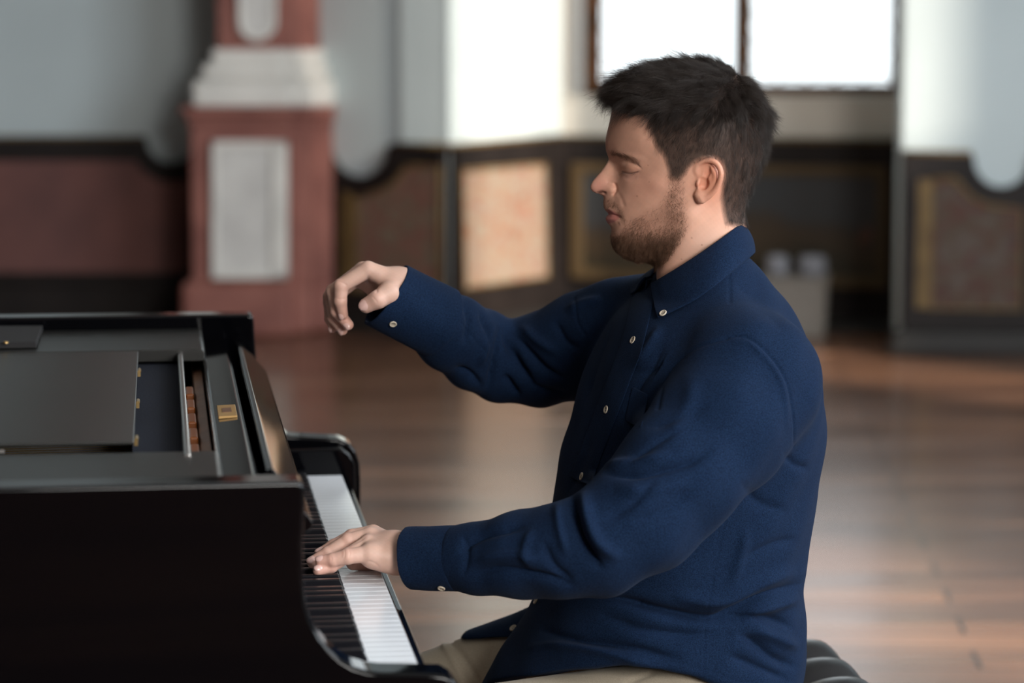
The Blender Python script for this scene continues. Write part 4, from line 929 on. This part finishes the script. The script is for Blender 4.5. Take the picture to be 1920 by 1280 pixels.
def tone(V):
    Vm = V.copy(); Vm[:, 1] = -np.abs(Vm[:, 1]); u, v = pix(Vm); n = len(V); C = np.tile(np.array([.70, .385, .275]), (n, 1))
    nz = np.sin(V[:, 0] * 310 + 2) * np.sin(V[:, 1] * 287) * np.sin(V[:, 2] * 331) + .5 * np.sin(V[:, 0] * 811) * np.sin(V[:, 2] * 907 + V[:, 1] * 700)
    C *= (1 + .035 * nz)[:, None]
    def mixc(m, c, k): nonlocal C; m = (np.clip(m, 0, 1) * k)[:, None]; C = C * (1 - m) + np.array(c) * m
    g = lambda x, y, s, sy=None: np.exp(-((u - x) / s) ** 2 - ((v - y) / (sy or s)) ** 2)
    mixc(g(1120, 348, 22), (.60, .25, .20), .55); mixc(g(1210, 350, 40, 26), (.60, .28, .20), .45); mixc(g(1332, 335, 26, 42), (.72, .29, .18), .85)
    mixc(g(1182, 331, 18, 6), (.50, .25, .21), .4); mixc(g(1183, 315, 20, 9), (.60, .29, .19), .5)
    mixc(softmask(u, v, [(1134, 392), (1143, 392), (1153, 397), (1164, 405), (1160, 411), (1150, 417), (1139, 419), (1133, 412)], 1.6), (.44, .15, .135), .85)
    mixc(g(1330, 470, 60, 45), (.62, .40, .31), .7)
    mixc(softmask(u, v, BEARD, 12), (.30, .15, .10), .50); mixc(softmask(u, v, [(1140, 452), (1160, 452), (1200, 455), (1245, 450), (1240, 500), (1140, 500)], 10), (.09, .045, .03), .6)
    mixc(softmask(u, v, MOUST, 4), (.28, .15, .10), .28)
    d, s = polyd(u, v, BROW); mixc(np.exp(-(d / 3.8) ** 2), (.16, .085, .06), .45)
    sc = softmask(u, v, HAIRLINE, 6) * softmask(u, v, [(1100, 40), (1500, 40), (1500, 460), (1100, 460)] , 1); sd = softmask(u, v, [(1210, 225), (1300, 262), (1360, 262), (1365, 430), (1240, 345)], 22); mixc(sc, (.030, .020, .016), .93); mixc(sc * sd, (.080, .050, .038), .60)
    dl, _ = polyd(u, v, spline([(1167, 321.5), (1173, 324), (1183, 325), (1196, 322)])); mixc(np.exp(-(dl / 1.2) ** 2), (.10, .05, .04), .8)
    mixc(g(1127, 360.5, 6, 2), (.10, .03, .02), .8)  # shade inside the nostril, painted as a dark spot
    for x, y, r in ((1194.4, 367.6, 1.4), (1297, 446, 1.3), (1316, 459, 1.5), (1278, 486, 1.2), (1215, 310, .9), (1217, 341, .9)): mixc(np.exp(-((u - x) ** 2 + (v - y) ** 2) / r ** 2), (.26, .11, .07), .75)
    hand = (V[:, 0] < L(1060, 600)[0]) & (V[:, 0] < L(870, 600)[0] + .0)
    hc = np.array([.63, .405, .325]) * (1 + .03 * nz)[:, None]; C[hand] = hc[hand]
    for Fd, T in ((RHF, RHT), (LHF, LHT)):
        for J, r in list(Fd.values()) + [T]:
            for q in (1, 2, 3):
                m = np.exp(-((V - J[q]) ** 2).sum(1) / (.0105 if q < 3 else .012) ** 2) * hand; mixc(m, (.62, .30, .24), .50 if q < 3 else .6)
    return np.clip(C, 0, 1)
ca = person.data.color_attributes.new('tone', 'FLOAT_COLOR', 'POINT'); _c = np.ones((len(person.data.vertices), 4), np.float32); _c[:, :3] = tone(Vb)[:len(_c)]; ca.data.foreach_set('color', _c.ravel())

M_nail = mat('fingernail', (.70, .45, .40), .22, spec=.55, coat=.4)
for c, R, w, l in NAILS:
    b = MB(); n_, m_ = 16, 8; Vn = []
    for j in range(m_ + 1):
        for i in range(n_):
            ph = math.pi * j / m_; th = 2 * math.pi * i / n_; q = np.array([w * math.sin(ph) * math.cos(th), l * math.sin(ph) * math.sin(th), .0022 * math.cos(ph)])
            q[0] = np.sign(q[0]) * abs(q[0] / w) ** .8 * w; q[2] -= (q[0] / w) ** 2 * w * .30; Vn.append(c - R[2] * .0006 + q @ R)
    Fn = [(j * n_ + i, j * n_ + (i + 1) % n_, (j + 1) * n_ + (i + 1) % n_, (j + 1) * n_ + i) for j in range(m_) for i in range(n_)]
    b.add([tuple(p) for p in toW(np.array(Vn))], Fn); b.build('fingernail', M_nail, person, smooth=True)

# ---- hair, beard and eyebrows grown strand by strand
def hair_mat(name, col, rough=.42, var=.35):
    m = mat(name, col, rough, spec=.28); nt = m.node_tree; p = nt.nodes['Principled BSDF']; hi_ = nt.nodes.new('ShaderNodeHairInfo'); r = nt.nodes.new('ShaderNodeValToRGB')
    r.color_ramp.elements[0].color = (*[c * (1 - var) for c in col], 1); r.color_ramp.elements[1].color = (*[c * (1 + var * 1.4) for c in col], 1)
    nt.links.new(hi_.outputs['Random'], r.inputs['Fac']); nt.links.new(r.outputs['Color'], p.inputs['Base Color']); return m
def strands(name, P, rad, m, tip=.25):
    """P: N x K x 3 local points"""
    N, K = P.shape[:2]; c = bpy.data.hair_curves.new(name); c.add_curves([K] * N)
    c.attributes['position'].data.foreach_set('vector', toW(P.reshape(-1, 3)).astype(np.float32).ravel())
    ra = c.attributes.get('radius') or c.attributes.new('radius', 'FLOAT', 'POINT')
    prof = np.linspace(1, tip, K)[None] * np.asarray(rad).reshape(-1, 1) * np.ones((N, 1)); ra.data.foreach_set('value', prof.astype(np.float32).ravel())
    o = bpy.data.objects.new(name, c); COL.objects.link(o); c.materials.append(m); o.parent = person; return o
HN = normals(Vh, Fh)
def roots(mask_fn, n):
    fc = Vh[Fh].mean(1); ar = np.linalg.norm(np.cross(Vh[Fh[:, 2]] - Vh[Fh[:, 0]], Vh[Fh[:, 3]] - Vh[Fh[:, 1]]), axis=1)
    m = fc.copy(); m[:, 1] = -np.abs(m[:, 1]); u, v = pix(m); w = mask_fn(u, v, fc) * ar; w = np.maximum(w, 0); w /= w.sum()
    i = RNG.choice(len(Fh), n, p=w); r = RNG.random((n, 2)); q = Vh[Fh[i]]
    P = q[:, 0] * ((1 - r[:, :1]) * (1 - r[:, 1:])) + q[:, 1] * (r[:, :1] * (1 - r[:, 1:])) + q[:, 2] * (r[:, :1] * r[:, 1:]) + q[:, 3] * ((1 - r[:, :1]) * r[:, 1:])
    Nn = HN[Fh[i]].mean(1); Nn /= np.linalg.norm(Nn, axis=1, keepdims=True); return P, Nn, u[i], v[i]
def flow(u, v, tab):
    T = np.array(tab, float); w = 1 / (((u[:, None] - T[:, 0]) ** 2 + (v[:, None] - T[:, 1]) ** 2) + 60.) ** 1.6; w /= w.sum(1, keepdims=True); return w @ T[:, 2:]
# px, py, du, dv, length px, lift px
HT = [(1155, 190, -.8, -.55, 30, 22), (1175, 165, -1, -.15, 42, 20), (1200, 150, -1, .0, 44, 19), (1240, 136, -1, .05, 42, 17), (1290, 126, -1, .02, 40, 15), (1330, 124, -.9, .05, 36, 13), (1370, 140, -.3, .3, 26, 12), (1400, 162, .5, .7, 28, 12), (1425, 205, .25, 1, 28, 14), (1433, 250, .05, 1, 24, 13), (1428, 300, -.15, 1, 18, 8), (1412, 350, -.25, 1, 14, 6), (1388, 405, -.35, 1, 9, 4),
      (1190, 190, -.95, .15, 38, 12), (1215, 200, -.9, .35, 28, 8), (1260, 180, -.9, .25, 40, 12), (1320, 170, -.8, .45, 36, 12), (1375, 180, -.1, 1, 28, 12), (1260, 212, -.55, .8, 22, 5), (1320, 215, -.45, .9, 22, 6), (1380, 230, -.1, 1, 22, 7), (1240, 250, -.2, 1, 11, 2.6), (1300, 255, -.25, 1, 13, 3), (1360, 270, -.25, 1, 15, 4), (1250, 290, .15, 1, 8, 2), (1265, 320, .25, 1, 7, 1.8), (1300, 292, -.1, 1, 8, 2), (1400, 300, -.2, 1, 16, 5), (1370, 340, -.3, 1, 12, 3), (1365, 400, -.3, 1, 8, 2)]
def grow(P, Nn, u, v, tab, K, curl, jit, ls=1., down=0., lock=1.3):
    Fw = flow(u, v, tab); n = len(P); D = np.stack([Fw[:, 0], np.zeros(n), -Fw[:, 1]], 1); D /= np.linalg.norm(D, axis=1, keepdims=True) + 1e-6
    D = D - Nn * (D * Nn).sum(1, keepdims=True); D /= np.linalg.norm(D, axis=1, keepdims=True) + 1e-6
    B = np.cross(Nn, D); ln = Fw[:, 2] / PXM * ls * RNG.uniform(.65, 1.2, n); lf = Fw[:, 3] / PXM * RNG.uniform(.62, 1.0, n)
    cell = (np.floor(P / .0075).astype(int) * np.array([73856093, 19349663, 83492791])).sum(1) % 4096      # neighbours lean alike: locks
    R1 = RNG.normal(size=(4096, 3)); lean = R1[cell] * jit * lock + RNG.normal(size=(n, 3)) * jit * .55
    out = np.zeros((n, K, 3)); ph = RNG.random(n) * 6.28
    for k in range(K):
        t = k / (K - 1); q = P + D * (ln * t)[:, None] + Nn * (lf * math.sin(min(1, t * 1.25) * math.pi / 2) - .0006 * (1 - t))[:, None] + lean * (ln * t * t)[:, None]
        q = q + B * (curl * np.sin(t * 5 + ph) * ln)[:, None] + Nn * (curl * .6 * np.cos(t * 6 + ph) * ln * t)[:, None]
        q[:, 2] -= down * ln * t * t * (lf > .004)
        out[:, k] = q
    return out
M_hair = hair_mat('dark_brown_hair', (.021, .0145, .0115), .45)
P_, N_, u_, v_ = roots(lambda u, v, c: softmask(u, v, HAIRLINE, 4) * (1 - .20 * softmask(u, v, [(1205, 225), (1300, 285), (1362, 275), (1370, 430), (1240, 345)], 20)) * (c[:, 2] > L(1380, 424)[2]) * (1 + 1.5 * (v < 215)), 82000)
hair = strands('hair', grow(P_, N_, u_, v_, HT, 6, .05, .22, 1., .10), np.where(v_ < 235, .000095, .000058), M_hair)
tag(hair, kind='stuff')
M_beard = hair_mat('brown_beard', (.12, .062, .036), .5, .6)
BT = [(1270, 345, .0, 1, 5.5, 1.5), (1262, 380, -.3, 1, 7, 2), (1220, 420, -.6, .8, 8, 2.2), (1180, 450, -.6, .8, 9, 3), (1150, 460, -.5, .9, 7, 3.5), (1180, 485, -.1, 1, 8, 5), (1230, 485, .1, 1, 8, 5), (1265, 450, -.2, 1, 8, 2.5), (1145, 440, -.5, .8, 5, 2)]
def bmask(u, v, c):
    m = softmask(u, v, BEARD, 6); d = .17 + .83 * np.clip((v - 422) / 52, 0, 1) ** 1.3 + .18 * np.exp(-((u - 1266) / 15) ** 2) - .22 * np.exp(-((u - 1235) / 22) ** 2 - ((v - 400) / 25) ** 2)
    return m * np.clip(d, .05, 1.1)
P_, N_, u_, v_ = roots(bmask, 30000)
beard = strands('beard', grow(P_, N_, u_, v_, BT, 5, .20, .5, 1.0, 0, .45), .00006, M_beard); tag(beard, kind='stuff')
P_, N_, u_, v_ = roots(lambda u, v, c: softmask(u, v, MOUST, 3), 1100)
moust = strands('moustache', grow(P_, N_, u_, v_, [(1135, 378, .25, 1, 4.5, 1.6), (1160, 400, .5, 1, 4.5, 1.6)], 4, .12, .3), .00005, M_beard); tag(moust, kind='stuff')
P_, N_, u_, v_ = roots(lambda u, v, c: np.exp(-(polyd(u, v, BROW)[0] / 3.6) ** 2) * (v < 312) * np.clip(1.25 - (u - 1150) / 60, .15, 1), 900)
brow = strands('eyebrow', grow(P_, N_, u_, v_, [(1150, 289, .7, -.5, 8, 2.2), (1170, 292, 1, .1, 10, 2), (1195, 304, .8, .8, 8, 1.4)], 4, .03, .14), .000065, M_beard); tag(brow, kind='stuff')
P_, N_, u_, v_ = roots(lambda u, v, c: np.exp(-(polyd(u, v, spline([(1168, 323), (1176, 325), (1186, 325.5), (1195, 323)]))[0] / 1.0) ** 2), 90)
lash = strands('eyelash', grow(P_, N_, u_, v_, [(1170, 324, -.9, .7, 7, 4.5), (1190, 324, -.4, 1, 5.5, 3)], 4, .02, .12), .00006, M_hair); tag(lash, kind='stuff')

# ---- clothes
def cloth_mat(name, c0, c1, sc=1400, sheen=.35, bumpd=.0005):
    m = mat(name, c0, .92, spec=.12, sheen=sheen); nt = m.node_tree; p = nt.nodes['Principled BSDF']; p.inputs['Sheen Tint'].default_value = (.5, .65, 1, 1) if c0[2] > c0[0] else (1, 1, 1, 1); p.inputs['Sheen Roughness'].default_value = .4
    tc = nt.nodes.new('ShaderNodeTexCoord'); n1 = nt.nodes.new('ShaderNodeTexNoise'); n1.inputs['Scale'].default_value = sc; n1.inputs['Detail'].default_value = 1
    n2 = nt.nodes.new('ShaderNodeTexNoise'); n2.inputs['Scale'].default_value = 620; n2.inputs['Detail'].default_value = 2
    ad = nt.nodes.new('ShaderNodeMath'); ad.operation = 'ADD'; nt.links.new(tc.outputs['Object'], n1.inputs['Vector']); nt.links.new(tc.outputs['Object'], n2.inputs['Vector']); nt.links.new(n1.outputs['Fac'], ad.inputs[0]); nt.links.new(n2.outputs['Fac'], ad.inputs[1])
    r = nt.nodes.new('ShaderNodeMapRange'); r.inputs['From Min'].default_value = .75; r.inputs['From Max'].default_value = 1.25; nt.links.new(ad.outputs[0], r.inputs['Value'])
    mx = nt.nodes.new('ShaderNodeMix'); mx.data_type = 'RGBA'; nt.links.new(r.outputs[0], mx.inputs[0]); mx.inputs[6].default_value = (*c0, 1); mx.inputs[7].default_value = (*c1, 1); nt.links.new(mx.outputs[2], p.inputs['Base Color'])
    b = nt.nodes.new('ShaderNodeBump'); b.inputs['Strength'].default_value = .6; b.inputs['Distance'].default_value = bumpd; nt.links.new(ad.outputs[0], b.inputs['Height']); nt.links.new(b.outputs[0], p.inputs['Normal'])
    return m
M_shirt = cloth_mat('navy_oxford_cloth', (.0026, .0080, .024), (.0082, .0225, .060), sheen=.03)
Vs, Fs = sdf_mesh(shirt_f, (-.46, -.38, L(1300, 1330)[2]), (.25, .38, L(1300, 440)[2]), .0026)
Vs = smooth_v(Vs, Fs, 4, .5); N_ = normals(Vs, Fs); Vs = drape(Vs, N_, .0015); N_ = normals(Vs, Fs)
Vs = crumple(Vs, N_, WR['folds'], 0); Vs = smooth_v(Vs, Fs, 1, .5); N_ = normals(Vs, Fs); Vs = crumple(Vs, N_, WR['seams'], 0)
shirt = fig_mesh('shirt', Vs, Fs, M_shirt, person); tag(shirt, 'navy blue button-down shirt')
def cuff(C, R_, name='cuff', tilt=None, back=.0):
    ax = C[1] - C[0]; ax = ax / np.linalg.norm(ax); cutn = ax if tilt is None else tilt / np.linalg.norm(tilt)
    def f(P):
        u, v = pix(P)
        o = cone(P, C[0] - ax * .012, C[1] + ax * .02, R_[0] + .0012, R_[1] + .001); i = cone(P, C[0] - ax * .012, C[1] + ax * .02, R_[0] - .0018, R_[1] - .0022)
        d = smax(o, -i, .0008); d = smax(d, planecut(P, C[1], cutn), .0012); return smax(d, planecut(P, C[0] - ax * .006, -ax), .0012)
    a, b = bounds(C, .065); V, Fc = sdf_mesh(f, a, b, .0012); V = smooth_v(V, Fc, 1, .4)
    N = normals(V, Fc); s = np.sin(V[:, 0] * 70 + V[:, 2] * 90) * np.sin(V[:, 1] * 80 + V[:, 2] * 30); V = V + N * (.0008 * s)[:, None]
    return fig_mesh(name, V, Fc, M_shirt, shirt)
cuffL = cuff(LCUFF, LCR, tilt=LCUFF[1] - LCUFF[0] - np.array([0, 0, .006]))
cuffR = cuff(RCUFF, RCR, tilt=np.array([-.79, -.24, .62]))
# collar: a folded leaf around the neck, open at the front
def grid_mesh(name, rows, m, parent, th, sub=0):
    R_ = np.array(rows); nr, nc = R_.shape[:2]; V = R_.reshape(-1, 3); Fc = np.array([[j * nc + i, j * nc + i + 1, (j + 1) * nc + i + 1, (j + 1) * nc + i] for j in range(nr - 1) for i in range(nc - 1)])
    o = fig_mesh(name, V, Fc, m, parent); s = o.modifiers.new('thickness', 'SOLIDIFY'); s.thickness = th; s.offset = 0
    if sub: q = o.modifiers.new('smooth', 'SUBSURF'); q.levels = q.render_levels = sub
    return o
ct = [(1220, 531, -.026), (1230, 525, -.038), (1242, 518, -.050), (1272, 500, -.064), (1315, 472, -.068), (1352, 446, -.060), (1380, 425, -.036), (1391, 416, 0), (1384, 422, .036), (1352, 444, .060), (1300, 476, .068), (1250, 504, .060), (1222, 516, .040), (1209, 519, .018)]
cb = [(1246, 612, -.104), (1257, 602, -.108), (1272, 588, -.112), (1300, 566, -.118), (1340, 537, -.116), (1378, 506, -.090), (1405, 484, -.048), (1415, 474, 0), (1408, 482, .050), (1375, 505, .10), (1310, 535, .122), (1250, 556, .118), (1212, 566, .098), (1190, 560, .062)]
T_ = spline([L(*q) for q in ct], 5); B_ = spline([L(*q) for q in cb], 5); rows = []
for j in range(9):
    t = j / 8; bulge = math.sin(t * math.pi) * .0045; Q_ = T_ * (1 - t) + B_ * t
    ctr = np.array([L(1320, 500)[0], 0, 0]); o_ = Q_ - ctr; o_[:, 2] = 0; o_ /= np.linalg.norm(o_, axis=1, keepdims=True) + 1e-9; rows.append(Q_ + o_ * bulge)
def push_out(A, gap, it=3):
    A = np.array(A, float); sh_ = A.shape; Q = A.reshape(-1, 3)
    for _ in range(it):
        d = shirt_f(Q); e = .0008; g = np.stack([shirt_f(Q + np.eye(3)[k] * e) - shirt_f(Q - np.eye(3)[k] * e) for k in range(3)], 1); g /= np.linalg.norm(g, axis=1, keepdims=True) + 1e-9
        m = (d < gap) & (d > -.03); Q = Q + g * (np.where(m, gap - d, 0) * .8)[:, None]
    return Q.reshape(sh_)
rows = push_out(rows, .0042)
collar = grid_mesh('collar', rows, M_shirt, shirt, .0026, 1)
st0 = [L(x + 3, y + 4, b * .97) for x, y, b in ct]; st1 = [L(x + (1325 - x) * -.02, y + 46 - (x - 1210) * .06, b * 1.05) for x, y, b in ct]
S0, S1 = spline(st0, 4), spline(st1, 4); grid_mesh('collar_stand', [S0 * (1 - t) + S1 * t for t in np.linspace(0, 1, 6)], M_shirt, shirt, .0022, 1)
# things laid on the cloth: found by looking from the camera onto the real surface
dg = bpy.context.evaluated_depsgraph_get(); dg.update()
def bvh(o):
    return BVHTree.FromObject(o, dg)
BV = {'s': bvh(shirt), 'c': bvh(collar), 'l': bvh(cuffL), 'r': bvh(cuffR)}
def hit(px, py, ks='sclr'):
    best = None; d = Vector(ray(px, py)).normalized()
    for k in ks:
        h = BV[k].ray_cast(Vector(CAM), d)
        if h[0] is not None and (best is None or h[3] < best[3]): best = h
    return best
M_btn = mat('cream_button', (.62, .55, .44), .35, spec=.5, noise=(300, (.50, .43, .33)))
M_thread = mat('button_thread', (.03, .03, .04), .8)
def button(px, py, parent, ks='sclr', r=.0052, nrm=None):
    h = hit(px, py, ks)
    if h is None: return
    n_ = h[1] if nrm is None else Vector(nrm); n_ = n_ if n_.dot(Vector(CAM) - h[0]) > 0 else -n_; q = n_.to_track_quat('Z', 'Y').to_matrix()
    prof = [(0, 0), (r * .9, 0), (r, .0006), (r, .0016), (r * .9, .0022), (r * .78, .0021), (r * .68, .0014), (0, .0013)]; b = MB(); n = 24
    for rr, z in prof:
        for k in range(n): v = q @ Vector((rr * math.cos(2 * math.pi * k / n), rr * math.sin(2 * math.pi * k / n), z + .0004)) + h[0]; b.V.append(tuple(v))
    for i in range(len(prof) - 1):
        for k in range(n): b.F.append((i * n + k, i * n + (k + 1) % n, (i + 1) * n + (k + 1) % n, (i + 1) * n + k))
    o = b.build('button', M_btn, parent, smooth=True)
    b = MB()
    for sx in (-1, 1):
        for sy in (-1, 1):
            c = q @ Vector((sx * r * .24, sy * r * .24, .0017)) + h[0]; b.tube([tuple(c - n_ * .0004), tuple(c + n_ * .0003)], r * .12, 8)
    b.build('button_holes', M_thread, parent if parent is collar else parent)
    return o
def strip(name, px_rows, parent, off=.0010, ks='s', th=.0012):
    """a band of cloth laid on the shirt: rows of photo pixels"""
    R_ = []
    for row in px_rows:
        r_ = []
        for x, y in row:
            h = hit(x, y, ks)
            if h is None: return None
            n_ = h[1] if h[1].dot(Vector(CAM) - h[0]) > 0 else -h[1]; r_.append((np.array(h[0] + n_ * off) - FC) @ FR.T)
        R_.append(r_)
    return grid_mesh(name, R_, M_shirt, parent, th, 1)
pl = spline([(1210, 546), (1203, 568), (1186, 640), (1162, 705), (1138, 768), (1112, 835), (1100, 868), (1090, 898)], 6)
strip('button_placket', [[(x - 20 + q * 8, y - 2 + q * 3.0) for q in range(6)] for x, y in pl], shirt)
pk = [(1184, 722), (1226, 745)]
strip('chest_pocket', [[(1186 + q * 8 - r_ * 2.9, 724 + q * 4.0 + r_ * 13) for q in range(5)] for r_ in range(6)], shirt)
button(1244, 588, shirt, 'sc', .0050); button(1188, 638, shirt, 's'); button(1138, 768, shirt, 's', nrm=None); button(1092, 893, shirt, 's'); button(1006, 1126, shirt, 's'); button(963, 1178, shirt, 's')
button(737, 606, shirt, 'r', .0050); button(828, 1101, shirt, 'l', .0048)

M_chino = cloth_mat('beige_chino', (.40, .34, .26), (.47, .41, .32), 900, .1, .0003)
def trousers_f(P):
    d = cone(P, L(1350, 1342, -.09), L(1270, 1343, -.12), .073, .075); d = smin(d, cone(P, L(1270, 1343, -.12), L(820, 1388, -.17), .075, .062), .02)
    d = smin(d, cone(P, L(1370, 1360, .09), L(1180, 1222, .10), .082, .094), .02) if False else smin(d, cone(P, L(1350, 1330, .08), RTHIGH[0][0], .085, RTHIGH[1][0]), .02)
    d = smin(d, cone(P, *RTHIGH[0], *RTHIGH[1]), .02)
    d = smin(d, ellip(P, L(1345, 1275, 0), (.098, .185, .090)), .03)
    d = smin(d, cone(P, L(820, 1402, -.17), L(800, 1400, -.17) + np.array([.06, 0, -.50]), .064, .05), .015)
    d = smin(d, cone(P, RTHIGH[0][1], RTHIGH[0][1] + np.array([-.10, 0, -.44]), .072, .05), .015)
    zf = .09 - FC[2]
    return smax(d, np.maximum(zf - P[:, 2], -(L(1300, 1150)[2] - P[:, 2]) - .5 * (np.abs(P[:, 0] - L(1000, 1200)[0]) * 0)), .004)
Vt, Ft = sdf_mesh(trousers_f, (-.62, -.34, -1.20), (.27, .34, L(1300, 1050)[2]), .005)
Vt = smooth_v(Vt, Ft, 2, .5); N_ = normals(Vt, Ft); u_, v_ = pix(Vt); D_ = np.zeros(len(Vt))
for pts, dep, sg in (([(838, 1195), (862, 1222), (888, 1262), (900, 1290)], 4, 5), ([(1222, 1262), (1200, 1270), (1175, 1282)], 3, 5), ([(826, 1200), (848, 1235), (868, 1280)], -2.5, 6), ([(1225, 1256), (1260, 1272), (1300, 1280)], 2, 4)):
    d_, s_ = polyd(u_, v_, spline(pts, 4)); D_ -= dep / PXM * np.exp(-(d_ / sg) ** 2)
Vt = Vt + N_ * D_[:, None]
trs = fig_mesh('trousers', Vt, Ft, M_chino, person)
M_shoe = mat('brown_shoe', (.05, .025, .014), .4)
for C_ in (L(800, 1400, -.17) + np.array([.06, 0, -.50]), RTHIGH[0][1] + np.array([-.10, 0, -.44])):
    zf = -FC[2]
    def shoe(P, C_=C_, zf=zf):
        c = np.array([C_[0], C_[1], zf]); d = smin(cone(P, c + [.03, 0, .045], c + [-.14, 0, .035], .042, .040), cone(P, c + [.02, 0, .06], c + [.02, 0, .11], .045, .042), .03); return smax(d, zf + .001 - P[:, 2], .004)
    a, b = bounds([C_ * [1, 1, 0] + [0, 0, zf + .05]], .20); a[2] = zf - .01; b[2] = zf + .16; V_, F_ = sdf_mesh(shoe, a, b, .006); fig_mesh('shoe', V_, F_, M_shoe, person)
